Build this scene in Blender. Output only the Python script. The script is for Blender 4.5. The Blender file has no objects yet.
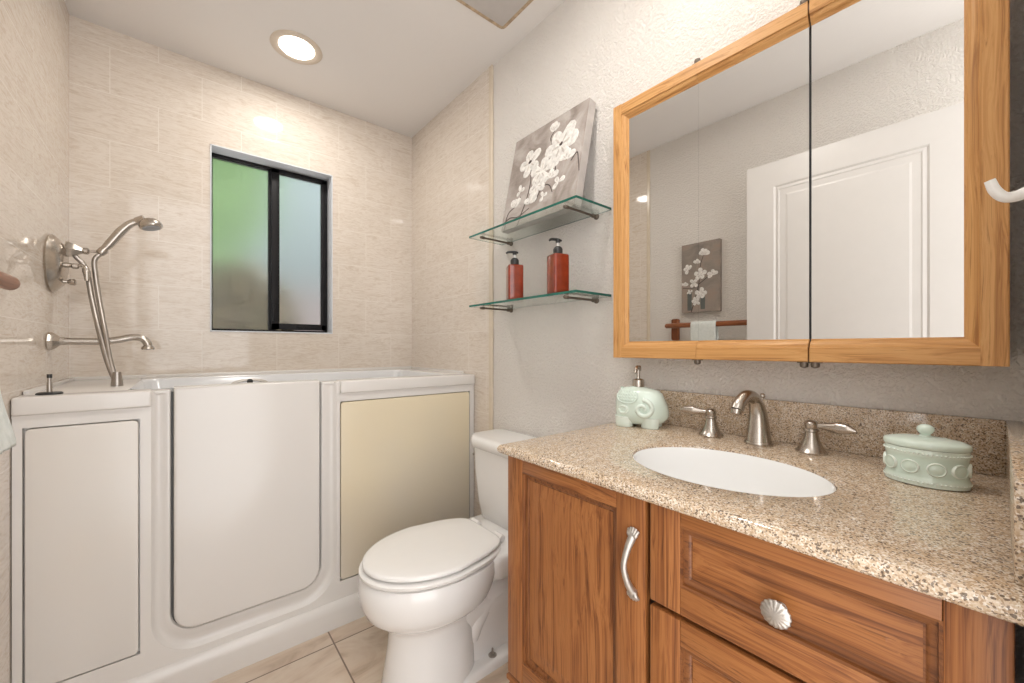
import bpy, bmesh, math, random
from mathutils import Vector, Matrix, noise
random.seed(7)
S = bpy.context.scene
COL = S.collection
PI = math.pi

# ------------------------------------------------------------------ camera, world, exposure, lights
EYE = 1.12
cam_d = bpy.data.cameras.new('camera')
cam = bpy.data.objects.new('camera', cam_d)
COL.objects.link(cam)
cam.location = (0, 0, EYE)
cam.rotation_euler = (PI / 2, 0, -math.radians(39.536))
cam_d.sensor_width = 36.0
cam_d.lens = 398.6 / 1024 * 36
cam_d.shift_y = 6 / 1024
cam_d.clip_start = 0.02
S.camera = cam

S.view_settings.view_transform = 'Standard'
S.view_settings.look = 'None'
S.view_settings.gamma = 1
S.view_settings.use_curve_mapping = False
S.view_settings.exposure = 0.22

world = bpy.data.worlds.new('daylight')
S.world = world
world.use_nodes = True
bg = world.node_tree.nodes['Background']
bg.inputs[0].default_value = (1.0, 0.99, 0.985, 1)
bg.inputs[1].default_value = 3.0

CEIL = 2.475
XL, XR, YB = -0.357, 1.15, 2.398
XT = 1.141                     # face of the tile on the right wall
XM = 1.056                     # mirror glass


def lamp(name, kind, loc, power, color, size=0.1, rot=(0, 0, 0), spread=None):
    d = bpy.data.lights.new(name, kind)
    d.energy = power
    d.color = color
    if kind == 'AREA':
        d.shape = 'DISK'
        d.size = size
        if spread:
            d.spread = spread
    else:
        d.shadow_soft_size = size
    o = bpy.data.objects.new(name, d)
    o.location = loc
    o.rotation_euler = rot
    COL.objects.link(o)
    return o


WARM = (1.0, 0.955, 0.90)
lamp('tub_downlight_lamp', 'AREA', (0.397, 2.01, CEIL - 0.012), 4.2, (1.0, 0.96, 0.91), 0.14)
lamp('added_fill_lamp', 'AREA', (0.50, 0.72, CEIL - 0.012), 6.0, (1.0, 0.965, 0.92), 0.14)  # added out of view to fill the room with light
VAN = [(1.03, 0.06, 2.33), (1.03, 0.27, 2.33), (1.03, 0.48, 2.33)]
for p in VAN:
    lamp('vanity_bulb_lamp', 'POINT', (p[0], p[1], p[2]), 0.30, WARM, 0.035)

# ------------------------------------------------------------------ helpers


def link(name, me, mats=None, parent=None, smooth=None):
    if isinstance(me, bmesh.types.BMesh):
        bm = me
        bmesh.ops.recalc_face_normals(bm, faces=bm.faces)
        me = bpy.data.meshes.new(name)
        bm.to_mesh(me)
        bm.free()
    o = bpy.data.objects.new(name, me)
    COL.objects.link(o)
    if mats is not None:
        for m in (mats if isinstance(mats, (list, tuple)) else [mats]):
            me.materials.append(m)
    if parent is not None:
        o.parent = parent
        o.matrix_parent_inverse = Matrix.Translation(-Vector(root_loc(parent)))
    if smooth is not None:
        for p in me.polygons:
            p.use_smooth = True
        if smooth < 180:
            me.set_sharp_from_angle(angle=math.radians(smooth))
    return o


def root_loc(o):
    v = Vector(o.location)
    while o.parent:
        o = o.parent
        v = Vector(o.location) if o.parent is None else v
    return v


def thing(name, label, cat, loc, group=None):
    o = bpy.data.objects.new(name, None)
    COL.objects.link(o)
    o.location = loc
    o.empty_display_size = 0.05
    o['label'] = label
    o['category'] = cat
    if group:
        o['group'] = group
    return o


def tag(o, label, cat, group=None):
    o['label'] = label
    o['category'] = cat
    if group:
        o['group'] = group
    return o


def part(name, bm, mats, parent, smooth=35, label=None):
    o = link(name, bm, mats, parent, smooth)
    if label:
        o['label'] = label
    return o


def sub(name, bm, mats, parent, smooth=35, label=None):
    """a piece of a part: parent is itself a child of the thing"""
    o = link(name, bm, mats, None, smooth)
    o.parent = parent
    if label:
        o['label'] = label
    return o


def structure(name, bm, mats, smooth=None):
    o = link(name, bm, mats, None, smooth)
    o['kind'] = 'structure'
    return o


def box(bm, lo, hi, bev=0.0, seg=2, mi=0):
    r = bmesh.ops.create_cube(bm, size=1.0)
    vs = r['verts']
    for v in vs:
        v.co = Vector([lo[i] + (v.co[i] + 0.5) * (hi[i] - lo[i]) for i in range(3)])
    fs = set(f for v in vs for f in v.link_faces)
    for f in fs:
        f.material_index = mi
    if bev > 0:
        es = set(e for v in vs for e in v.link_edges)
        rr = bmesh.ops.bevel(bm, geom=list(es), offset=bev, segments=seg, affect='EDGES', profile=0.5)
        for f in rr['faces']:
            f.material_index = mi
    return bm


def nb():
    return bmesh.new()


def face(bm, pts, mi=0):
    f = bm.faces.new([bm.verts.new(p) for p in pts])
    f.material_index = mi
    return f


def loft(bm, rings, closed=True, cap=(True, True), mi=0):
    R = [[bm.verts.new(p) for p in r] for r in rings]
    n = len(R[0])
    for a, b in zip(R[:-1], R[1:]):
        for i in range(n if closed else n - 1):
            j = (i + 1) % n
            f = bm.faces.new((a[i], a[j], b[j], b[i]))
            f.material_index = mi
    if cap[0] and closed:
        bm.faces.new(R[0][::-1]).material_index = mi
    if cap[1] and closed:
        bm.faces.new(R[-1]).material_index = mi
    return R


def frame_from(d):
    d = d.normalized()
    up = Vector((0, 0, 1)) if abs(d.z) < 0.9 else Vector((1, 0, 0))
    a = d.cross(up).normalized()
    return a, d.cross(a).normalized()


def lathe(bm, prof, origin, axis, n=28, mi=0, cap=(True, True), sc=(1, 1), facets=None):
    """prof: list of (distance along axis, radius)"""
    axis = Vector(axis).normalized()
    a, b = frame_from(axis)
    o = Vector(origin)
    rings = []
    for h, r in prof:
        rings.append([o + axis * h + (a * math.cos(t) * sc[0] + b * math.sin(t) * sc[1]) * max(r, 1e-5)
                      for t in [2 * PI * i / n for i in range(n)]])
    loft(bm, rings, cap=cap, mi=mi)
    return bm


def catmull(pts, k=8):
    P = [Vector(p) for p in pts]
    P = [P[0] * 2 - P[1]] + P + [P[-1] * 2 - P[-2]]
    out = []
    for i in range(1, len(P) - 2):
        for j in range(k):
            t = j / k
            a, b, c, d = P[i - 1], P[i], P[i + 1], P[i + 2]
            out.append(0.5 * ((2 * b) + (c - a) * t + (2 * a - 5 * b + 4 * c - d) * t * t + (3 * b - a - 3 * c + d) * t ** 3))
    out.append(P[-2])
    return out


def tube(bm, pts, r, n=12, k=8, mi=0, smooth=True, flat=None):
    """sweep a circle along pts; r is a number or a list of radii per control point; flat: (sa, sb) squash"""
    path = catmull(pts, k) if smooth else [Vector(p) for p in pts]
    m = len(path)
    if isinstance(r, (int, float)):
        rad = [r] * m
    else:
        rad = []
        for i in range(m):
            q = i / (m - 1) * (len(r) - 1)
            j = min(int(q), len(r) - 2)
            rad.append(r[j] + (r[j + 1] - r[j]) * (q - j))
    a = None
    rings = []
    for i, p in enumerate(path):
        d = (path[min(i + 1, m - 1)] - path[max(i - 1, 0)]).normalized()
        if a is None:
            a, b = frame_from(d)
        else:
            a = (a - d * a.dot(d)).normalized()
            b = d.cross(a)
        fa, fb = flat if flat else (1, 1)
        rings.append([p + (a * math.cos(t) * fa + b * math.sin(t) * fb) * rad[i] for t in [2 * PI * j / n for j in range(n)]])
    loft(bm, rings, mi=mi)
    return bm


def rrect(x0, x1, z0, z1, r, seg=6, corners=(1, 1, 1, 1)):
    """rounded rectangle, counter-clockwise from lower left"""
    pts = []
    for (cx, cz, a0, on) in ((x0, z0, PI, corners[0]), (x1, z0, 1.5 * PI, corners[1]), (x1, z1, 0, corners[2]), (x0, z1, 0.5 * PI, corners[3])):
        rr = r if on else 1e-4
        sx = 1 if cx == x0 else -1
        sz = 1 if cz == z0 else -1
        ox, oz = cx + sx * rr, cz + sz * rr
        for i in range(seg + 1):
            t = a0 + 0.5 * PI * i / seg
            pts.append((ox + rr * math.cos(t), oz + rr * math.sin(t)))
    return pts


def inset(pts, d):
    n = len(pts)
    out = []
    for i in range(n):
        p0, p1, p2 = Vector(pts[i - 1]), Vector(pts[i]), Vector(pts[(i + 1) % n])
        e1, e2 = (p1 - p0), (p2 - p1)
        if e1.length < 1e-7:
            e1 = e2
        if e2.length < 1e-7:
            e2 = e1
        n1 = Vector((-e1.y, e1.x)).normalized()
        n2 = Vector((-e2.y, e2.x)).normalized()
        m = n1 + n2
        if m.length < 1e-6:
            m = n1
        m.normalize()
        s = max(0.35, m.dot(n1))
        q = p1 + m * (d / s)
        out.append((q.x, q.y))
    return out


def prism(bm, outline, to3, d_back, d_front, bev=0.003, seg=3, mi=0, back=True):
    """outline (ccw) extruded between depths, front edge rounded; to3(u, v, depth) -> point"""
    s = 1 if d_front > d_back else -1
    rings = [[to3(u, v, d_back) for u, v in outline]]
    for i in range(seg + 1):
        t = 0.5 * PI * i / seg
        ins = bev * (1 - math.cos(t))
        dep = d_front - s * bev * (1 - math.sin(t))
        rings.append([to3(u, v, dep) for u, v in (inset(outline, ins) if ins > 1e-9 else outline)])
    loft(bm, rings, cap=(back, True), mi=mi)
    return bm


def XZ(u, v, d):
    return (u, d, v)


def YZ(u, v, d):
    return (d, u, v)


def XY(u, v, d):
    return (u, v, d)


def set_grain(o, fn):
    """store where each vertex sits in its own board: x along the grain"""
    me = o.data
    at = me.attributes.new('grain', 'FLOAT_VECTOR', 'POINT')
    for i, v in enumerate(me.vertices):
        at.data[i].vector = fn(v.co)


# ------------------------------------------------------------------ materials


class NT:
    def __init__(self, name):
        self.m = bpy.data.materials.new(name)
        self.m.use_nodes = True
        self.t = self.m.node_tree
        self.b = self.t.nodes['Principled BSDF']

    def n(self, typ, **kw):
        x = self.t.nodes.new(typ)
        for k, v in kw.items():
            if k in x.inputs:
                x.inputs[k].default_value = v
            else:
                setattr(x, k, v)
        return x

    def l(self, a, b):
        self.t.links.new(a, b)

    def set(self, **kw):
        for k, v in kw.items():
            self.b.inputs[k.replace('_', ' ')].default_value = v

    def ramp(self, fac, stops):
        r = self.n('ShaderNodeValToRGB')
        e = r.color_ramp.elements
        while len(e) < len(stops):
            e.new(0.5)
        for q, (p, c) in zip(e, stops):
            q.position = p
            q.color = (*c, 1) if len(c) == 3 else c
        self.l(fac, r.inputs[0])
        return r.outputs[0]

    def mix(self, fac, a, b, typ='MIX'):
        x = self.n('ShaderNodeMix', data_type='RGBA', blend_type=typ)
        for s, v in ((0, fac), (6, a), (7, b)):
            if hasattr(v, 'is_linked'):
                self.l(v, x.inputs[s])
            else:
                x.inputs[s].default_value = v if s == 0 else ((*v, 1) if len(v) == 3 else v)
        return x.outputs[2]

    def math(self, op, a, b=0.0):
        x = self.n('ShaderNodeMath', operation=op)
        for i, v in enumerate((a, b)):
            if hasattr(v, 'is_linked'):
                self.l(v, x.inputs[i])
            else:
                x.inputs[i].default_value = v
        return x.outputs[0]

    def bump(self, h, strength=0.2, dist=0.01):
        x = self.n('ShaderNodeBump', Strength=strength, Distance=dist)
        self.l(h, x.inputs['Height'])
        self.l(x.outputs[0], self.b.inputs['Normal'])

    def obj(self):
        return self.n('ShaderNodeTexCoord').outputs['Object']

    def mapped(self, vec, scale=(1, 1, 1), loc=(0, 0, 0), rot=(0, 0, 0)):
        x = self.n('ShaderNodeMapping')
        self.l(vec, x.inputs[0])
        x.inputs['Scale'].default_value = scale
        x.inputs['Location'].default_value = loc
        x.inputs['Rotation'].default_value = rot
        return x.outputs[0]

    def noise(self, vec, scale, detail=3, rough=0.5, dist=0.0):
        x = self.n('ShaderNodeTexNoise')
        self.l(vec, x.inputs['Vector'])
        x.inputs['Scale'].default_value = scale
        x.inputs['Detail'].default_value = detail
        x.inputs['Roughness'].default_value = rough
        x.inputs['Distortion'].default_value = dist
        return x.outputs[0]


def plain(name, col, rough=0.5, metal=0.0, coat=0.0, spec=None, vary=0.04, vscale=20):
    t = NT(name)
    n = t.noise(t.obj(), vscale)
    c = t.ramp(n, [(0.3, tuple(x * (1 - vary) for x in col)), (0.7, tuple(min(1, x * (1 + vary)) for x in col))])
    t.l(c, t.b.inputs['Base Color'])
    t.set(Roughness=rough, Metallic=metal)
    t.b.inputs['Coat Weight'].default_value = coat
    if spec is not None:
        t.b.inputs['Specular IOR Level'].default_value = spec
    return t.m


def wall_paint(name, col, bump=0.25, scale=95):
    t = NT(name)
    o = t.obj()
    n1 = t.noise(o, scale, 3, 0.55, 0.4)
    n2 = t.noise(o, scale * 0.35, 2)
    h = t.math('ADD', t.ramp(n1, [(0.42, (0, 0, 0)), (0.62, (1, 1, 1))]), n2)
    c = t.ramp(t.noise(o, 3, 2), [(0.3, tuple(x * 0.985 for x in col)), (0.7, col)])
    t.l(c, t.b.inputs['Base Color'])
    t.set(Roughness=0.6)
    t.bump(h, bump, 0.006)
    return t.m


def tile_mat(name, plane):
    """8 x 12 inch cream wall tiles in running bond with brown wind-blown veins; plane is 'x' (XZ wall) or 'y' (YZ wall)"""
    t = NT(name)
    sep = t.n('ShaderNodeSeparateXYZ')
    t.l(t.obj(), sep.inputs[0])
    comb = t.n('ShaderNodeCombineXYZ')
    hor = sep.outputs[0 if plane == 'x' else 1]
    off = 0.24 + 0.31 * 20 if plane == 'x' else -1.735 + 0.31 * 20
    t.l(t.math('ADD', hor, off), comb.inputs[0])
    t.l(t.math('ADD', sep.outputs[2], 0.0), comb.inputs[1])
    br = t.n('ShaderNodeTexBrick')
    t.l(comb.outputs[0], br.inputs['Vector'])
    for k, v in (('Scale', 1.0), ('Mortar Size', 0.0016), ('Mortar Smooth', 0.3), ('Brick Width', 0.31), ('Row Height', 0.2), ('Bias', 0.0)):
        br.inputs[k].default_value = v
    br.offset = 0.5
    br.inputs['Color1'].default_value = (0, 0, 0, 1)
    br.inputs['Color2'].default_value = (1, 1, 1, 1)
    br.inputs['Mortar'].default_value = (0.5, 0.5, 0.5, 1)
    rnd = t.n('ShaderNodeRGBToBW')
    t.l(br.outputs['Color'], rnd.inputs[0])
    # each tile shows its own piece of the stone
    sh = t.n('ShaderNodeCombineXYZ')
    t.l(t.math('MULTIPLY', rnd.outputs[0], 7.3), sh.inputs[0])
    t.l(t.math('MULTIPLY', rnd.outputs[0], 3.1), sh.inputs[2])
    add = t.n('ShaderNodeVectorMath', operation='ADD')
    t.l(comb.outputs[0], add.inputs[0])
    t.l(sh.outputs[0], add.inputs[1])
    v1 = t.mapped(add.outputs[0], (4.0, 24, 1), rot=(0, 0, math.radians(5)))
    warp = t.noise(v1, 1.0, 6, 0.66, 2.2)
    v2 = t.mapped(add.outputs[0], (16, 70, 1), rot=(0, 0, math.radians(-4)))
    fine = t.noise(v2, 1.0, 5, 0.68, 1.8)
    big = t.noise(t.mapped(add.outputs[0], (3, 5, 1)), 1.0, 2)
    base = t.mix(big, (0.68, 0.605, 0.525), (0.745, 0.675, 0.60))
    vein = t.ramp(warp, [(0.34, (1, 1, 1)), (0.45, (0, 0, 0)), (0.53, (0, 0, 0)), (0.58, (0.7, 0.7, 0.7)), (0.63, (0, 0, 0))])
    col = t.mix(t.math('MULTIPLY', vein, 0.50), base, (0.52, 0.41, 0.31))
    fv = t.ramp(fine, [(0.50, (0, 0, 0)), (0.68, (1, 1, 1))])
    col = t.mix(t.math('MULTIPLY', fv, 0.5), col, (0.53, 0.43, 0.335))
    fl = t.ramp(fine, [(0.28, (1, 1, 1)), (0.42, (0, 0, 0))])
    col = t.mix(t.math('MULTIPLY', fl, 0.5), col, (0.80, 0.74, 0.66))
    col = t.mix(t.math('MULTIPLY', br.outputs['Fac'], 0.48), col, (0.86, 0.82, 0.76))
    t.l(col, t.b.inputs['Base Color'])
    t.set(Roughness=0.06)
    t.b.inputs['Specular IOR Level'].default_value = 0.45
    hh = t.math('SUBTRACT', t.math('MULTIPLY', fine, 0.08), br.outputs['Fac'])
    t.bump(hh, 0.12, 0.002)
    return t.m


def floor_mat():
    t = NT('floor_tile')
    br = t.n('ShaderNodeTexBrick')
    v = t.mapped(t.obj(), loc=(0.457 * 4 - 0.441, 0.457 * 4 - 1.5915 + 0.457 * 3, 0))
    t.l(v, br.inputs['Vector'])
    for k, q in (('Scale', 1.0), ('Mortar Size', 0.0028), ('Mortar Smooth', 0.1), ('Brick Width', 0.457), ('Row Height', 0.457)):
        br.inputs[k].default_value = q
    br.offset = 0.0
    br.inputs['Color1'].default_value = (0, 0, 0, 1)
    br.inputs['Color2'].default_value = (1, 1, 1, 1)
    rnd = t.n('ShaderNodeRGBToBW')
    t.l(br.outputs['Color'], rnd.inputs[0])
    sh = t.n('ShaderNodeCombineXYZ')
    t.l(t.math('MULTIPLY', rnd.outputs[0], 5.0), sh.inputs[0])
    add = t.n('ShaderNodeVectorMath', operation='ADD')
    t.l(t.obj(), add.inputs[0])
    t.l(sh.outputs[0], add.inputs[1])
    n1 = t.noise(t.mapped(add.outputs[0], (2.2, 6, 1), rot=(0, 0, 0.35)), 1.2, 6, 0.62, 1.2)
    n2 = t.noise(add.outputs[0], 22, 4, 0.6)
    c = t.ramp(n1, [(0.3, (0.40, 0.29, 0.20)), (0.45, (0.60, 0.47, 0.36)), (0.58, (0.66, 0.55, 0.44)), (0.72, (0.52, 0.40, 0.29))])
    c = t.mix(t.math('MULTIPLY', n2, 0.35), c, (0.72, 0.62, 0.52))
    c = t.mix(br.outputs['Fac'], c, (0.22, 0.16, 0.12))
    t.l(c, t.b.inputs['Base Color'])
    t.set(Roughness=0.28)
    t.bump(t.math('SUBTRACT', 1.0, br.outputs['Fac']), 0.25, 0.002)
    return t.m


def granite_mat():
    t = NT('speckled_granite')
    o = t.obj()

    def vor(scale, seed):
        x = t.n('ShaderNodeTexVoronoi')
        t.l(t.mapped(o, loc=(seed, seed * 1.7, seed * 0.3)), x.inputs['Vector'])
        x.inputs['Scale'].default_value = scale
        x.inputs['Randomness'].default_value = 1.0
        bw = t.n('ShaderNodeSeparateColor')
        t.l(x.outputs['Color'], bw.inputs[0])
        return bw.outputs[0], x.outputs['Distance']
    c1, _ = vor(500, 0.0)
    base = t.ramp(c1, [(0.0, (0.36, 0.24, 0.145)), (0.25, (0.50, 0.37, 0.25)), (0.5, (0.60, 0.48, 0.355)), (0.75, (0.68, 0.58, 0.46)), (1.0, (0.80, 0.74, 0.66))])
    n = t.noise(o, 55, 4, 0.6)
    base = t.mix(t.math('MULTIPLY', t.ramp(n, [(0.45, (0, 0, 0)), (0.62, (1, 1, 1))]), 0.5), base, (0.50, 0.36, 0.225))
    c2, d2 = vor(560, 3.0)
    dark = t.ramp(c2, [(0.84, (0, 0, 0)), (0.86, (1, 1, 1))])
    dark.node.color_ramp.interpolation = 'LINEAR'
    base = t.mix(t.math('MULTIPLY', dark, 0.75), base, (0.11, 0.07, 0.047))
    c3, d3 = vor(360, 9.0)
    dk = t.ramp(c3, [(0.93, (0, 0, 0)), (0.95, (1, 1, 1))])
    base = t.mix(t.math('MULTIPLY', dk, 0.8), base, (0.09, 0.06, 0.045))
    t.l(base, t.b.inputs['Base Color'])
    t.set(Roughness=0.07)
    t.b.inputs['Specular IOR Level'].default_value = 0.5
    return t.m


def oak_mat(name, light, mid, dark, rough=0.4, coat=0.10):
    t = NT(name)
    at = t.n('ShaderNodeAttribute', attribute_name='grain')
    v = at.outputs['Vector']
    wob = t.noise(t.mapped(v, (2.2, 7, 7)), 1.0, 2, 0.5)
    vec = t.n('ShaderNodeVectorMath', operation='ADD')
    wv = t.n('ShaderNodeCombineXYZ')
    t.l(t.math('MULTIPLY', wob, 0.06), wv.inputs[1])
    t.l(t.math('MULTIPLY', wob, 0.05), wv.inputs[2])
    t.l(v, vec.inputs[0])
    t.l(wv.outputs[0], vec.inputs[1])
    g1 = t.noise(t.mapped(vec.outputs[0], (1.6, 110, 110)), 1.0, 4, 0.65, 0.6)
    g2 = t.noise(t.mapped(vec.outputs[0], (7.0, 330, 330)), 1.0, 3, 0.6)
    broad = t.noise(t.mapped(vec.outputs[0], (1.2, 16, 16)), 1.0, 2, 0.5)
    c = t.ramp(g1, [(0.34, dark), (0.45, mid), (0.56, light), (0.68, mid)])
    c = t.mix(t.math('MULTIPLY', t.ramp(broad, [(0.35, (0, 0, 0)), (0.65, (1, 1, 1))]), 0.35), c, mid)
    pores = t.ramp(g2, [(0.60, (0, 0, 0)), (0.70, (1, 1, 1))])
    c = t.mix(t.math('MULTIPLY', pores, 0.6), c, tuple(x * 0.8 for x in dark))
    t.l(c, t.b.inputs['Base Color'])
    t.set(Roughness=rough)
    t.b.inputs['Specular IOR Level'].default_value = 0.35
    t.b.inputs['Coat Weight'].default_value = coat
    t.b.inputs['Coat Roughness'].default_value = 0.2
    t.bump(t.math('MULTIPLY', pores, -1.0), 0.1, 0.001)
    return t.m


def canvas_mat(name, a, b, c, scale=3.5, stretch=(1, 1, 1)):
    t = NT(name)
    o = t.obj()
    n = t.noise(t.mapped(o, stretch), scale, 5, 0.6, 1.2)
    brush = t.noise(t.mapped(o, (30, 30, 130)), 1.0, 3)
    col = t.ramp(n, [(0.32, a), (0.5, b), (0.68, c)])
    col = t.mix(t.math('MULTIPLY', brush, 0.35), col, tuple(min(1, x * 1.35) for x in b))
    t.l(col, t.b.inputs['Base Color'])
    t.set(Roughness=0.75)
    t.bump(brush, 0.3, 0.002)
    return t.m


def glass_mat(name, col, rough=0.0, ior=1.45):
    t = NT(name)
    t.set(Roughness=rough, IOR=ior)
    t.b.inputs['Base Color'].default_value = (*col, 1)
    t.b.inputs['Transmission Weight'].default_value = 1.0
    return t.m


M = {}
M['paint'] = wall_paint('textured_wall_paint', (0.76, 0.72, 0.672), 0.55, 125)
M['ceiling'] = wall_paint('ceiling_paint', (0.80, 0.77, 0.745), 0.04, 60)
M['tile_x'] = tile_mat('cream_wall_tile', 'x')
M['tile_y'] = tile_mat('cream_side_tile', 'y')
M['tile_trim'] = plain('tile_edge_trim', (0.66, 0.57, 0.45), 0.25)
M['floor'] = floor_mat()
M['granite'] = granite_mat()
M['oak'] = oak_mat('honey_oak', (0.62, 0.34, 0.13), (0.52, 0.26, 0.085), (0.33, 0.14, 0.04))
M['cab_oak'] = oak_mat('stained_oak', (0.345, 0.138, 0.043), (0.25, 0.088, 0.025), (0.105, 0.032, 0.009))
M['stain_shade_oak'] = oak_mat('stain_and_shade_moulding', (0.22, 0.082, 0.025), (0.155, 0.052, 0.015), (0.07, 0.022, 0.007))  # darker than the fronts: gathered stain plus recess shade put into the colour
M['acrylic'] = plain('white_gelcoat', (0.70, 0.672, 0.64), 0.2, vary=0.01, vscale=3)
M['acrylic_in'] = plain('white_tub_interior', (0.74, 0.745, 0.75), 0.15, vary=0.01)
M['gasket'] = plain('grey_gasket', (0.10, 0.10, 0.10), 0.6)
M['white_paint'] = plain('white_door_paint', (0.68, 0.655, 0.63), 0.35, vary=0.01)
M['porcelain'] = plain('white_porcelain', (0.80, 0.785, 0.765), 0.08, coat=0.3, vary=0.005)
M['seat_plastic'] = plain('white_seat_plastic', (0.82, 0.805, 0.78), 0.2, vary=0.005)
M['sink_white'] = plain('white_sink', (0.90, 0.90, 0.89), 0.08, coat=0.3, vary=0.004)
M['nickel'] = plain('brushed_nickel', (0.50, 0.455, 0.405), 0.27, 1.0, vary=0.06, vscale=90)
M['nickel_dark'] = plain('satin_nickel', (0.42, 0.385, 0.35), 0.3, 1.0, vary=0.06, vscale=90)
M['pewter'] = plain('dull_pewter', (0.50, 0.465, 0.425), 0.48, 1.0, vary=0.08, vscale=120)
M['bronze'] = plain('antique_bronze', (0.16, 0.13, 0.105), 0.4, 0.8)
M['black'] = plain('black_plastic', (0.018, 0.018, 0.018), 0.4)
M['black_frame'] = plain('black_window_metal', (0.010, 0.009, 0.010), 0.5, 0.0, spec=0.2)
M['reveal'] = plain('white_window_reveal', (0.66, 0.68, 0.71), 0.4, vary=0.01)
M['chrome'] = plain('chrome', (0.75, 0.75, 0.75), 0.12, 1.0, vary=0.01)
M['shelf_glass'] = glass_mat('clear_shelf_glass', (0.90, 0.975, 0.945), 0.0, 1.45)
M['glass_edge'] = plain('green_glass_edge', (0.02, 0.13, 0.10), 0.1, vary=0.2)
M['hook_white'] = plain('white_hook_plastic', (0.80, 0.785, 0.76), 0.3)
M['vent_grey'] = plain('grey_vent_grille', (0.56, 0.53, 0.51), 0.5)
M['vent_rim'] = plain('yellowed_vent_rim', (0.46, 0.345, 0.23), 0.6, vary=0.25, vscale=60)
M['wood_red'] = oak_mat('reddish_wood', (0.32, 0.115, 0.045), (0.25, 0.08, 0.03), (0.13, 0.04, 0.015), 0.3, 0.05)
M['canvas_grey'] = canvas_mat('painted_grey_canvas', (0.19, 0.155, 0.13), (0.33, 0.285, 0.255), (0.48, 0.44, 0.41), 7)
M['canvas_brown'] = canvas_mat('painted_brown_canvas', (0.16, 0.145, 0.13), (0.27, 0.225, 0.19), (0.30, 0.22, 0.17), 6)
M['petal'] = plain('white_petal_paint', (0.68, 0.655, 0.615), 0.6, vary=0.2, vscale=70)
M['petal_shade'] = plain('grey_petal_paint', (0.50, 0.455, 0.41), 0.6, vary=0.2, vscale=70)
M['branch'] = plain('dark_branch_paint', (0.055, 0.035, 0.028), 0.6, vary=0.3)
M['terracotta'] = plain('dusty_pink_paint', (0.42, 0.28, 0.235), 0.6, vary=0.2)


def mirror_mat():
    t = NT('mirror_glass')
    t.b.inputs['Base Color'].default_value = (0.73, 0.72, 0.70, 1)
    t.set(Metallic=1.0, Roughness=0.0)
    return t.m


M['mirror'] = mirror_mat()


def amber_mat():
    t = NT('amber_bottle')
    n = t.noise(t.obj(), 30)
    c = t.ramp(n, [(0.3, (0.16, 0.020, 0.008)), (0.7, (0.25, 0.036, 0.013))])
    t.l(c, t.b.inputs['Base Color'])
    t.set(Roughness=0.14)
    t.b.inputs['Coat Weight'].default_value = 0.4
    return t.m


M['amber'] = amber_mat()


def celadon_mat():
    t = NT('celadon_glaze')
    geo = t.n('ShaderNodeNewGeometry')
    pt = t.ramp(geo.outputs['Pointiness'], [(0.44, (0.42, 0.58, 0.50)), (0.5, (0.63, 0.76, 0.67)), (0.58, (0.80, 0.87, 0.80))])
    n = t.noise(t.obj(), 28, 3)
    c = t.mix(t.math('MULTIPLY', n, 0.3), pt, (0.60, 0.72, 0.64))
    t.l(c, t.b.inputs['Base Color'])
    t.set(Roughness=0.12)
    t.b.inputs['Coat Weight'].default_value = 0.5
    return t.m


M['celadon'] = celadon_mat()
M['celadon_pale'] = plain('pale_celadon_glaze', (0.66, 0.77, 0.69), 0.15, coat=0.5, vary=0.05, vscale=40)


def emit_mat(name, col, s):
    t = NT(name)
    t.set(Roughness=0.5)
    t.b.inputs['Base Color'].default_value = (0.9, 0.9, 0.9, 1)
    t.b.inputs['Emission Color'].default_value = (*col, 1)
    t.b.inputs['Emission Strength'].default_value = s
    return t.m


M['lamp_glow'] = emit_mat('lit_lamp_lens', (1.0, 0.96, 0.90), 6.0)
M['shade_glow'] = emit_mat('lit_frosted_shade', (1.0, 0.93, 0.82), 2.0)


def panel_mat(name, a, b, direction):
    """gelcoat that has yellowed unevenly"""
    t = NT(name)
    o = t.obj()
    n = t.noise(t.mapped(o, (2.5, 2.5, 2.0)), 1.0, 3, 0.5)
    sep = t.n('ShaderNodeSeparateXYZ')
    t.l(o, sep.inputs[0])
    g = t.math('ADD', t.math('MULTIPLY', sep.outputs[2], direction), t.math('MULTIPLY', n, 0.8))
    c = t.ramp(g, [(0.45, a), (1.15, b)])
    t.l(c, t.b.inputs['Base Color'])
    t.set(Roughness=0.25)
    return t.m


M['panel_white'] = panel_mat('aged_white_panel', (0.70, 0.675, 0.64), (0.70, 0.64, 0.57), 0.35)
M['panel_yellow'] = panel_mat('yellowed_panel', (0.64, 0.585, 0.495), (0.71, 0.62, 0.45), 0.75)

# ------------------------------------------------------------------ the room
bm = nb()
box(bm, (XL - 0.12, -0.12, -0.1), (XR + 0.12, YB + 0.15, 0.0))
structure('floor', bm, M['floor'])
bm = nb()
box(bm, (XL - 0.12, -0.12, CEIL), (XR + 0.12, YB + 0.15, CEIL + 0.1))
structure('ceiling', bm, M['ceiling'])

# back wall with the window opening
WX0, WX1, WZ0, WZ1 = 0.100, 0.656, 1.197, 2.098
bm = nb()
for lo, hi in (((XL - 0.12, 0), (WX0, CEIL)), ((WX1, 0), (XR + 0.12, CEIL)), ((WX0, 0), (WX1, WZ0)), ((WX0, WZ1), (WX1, CEIL))):
    box(bm, (lo[0], YB, lo[1]), (hi[0], YB + 0.15, hi[1]))
structure('wall_back', bm, M['tile_x'])
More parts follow.
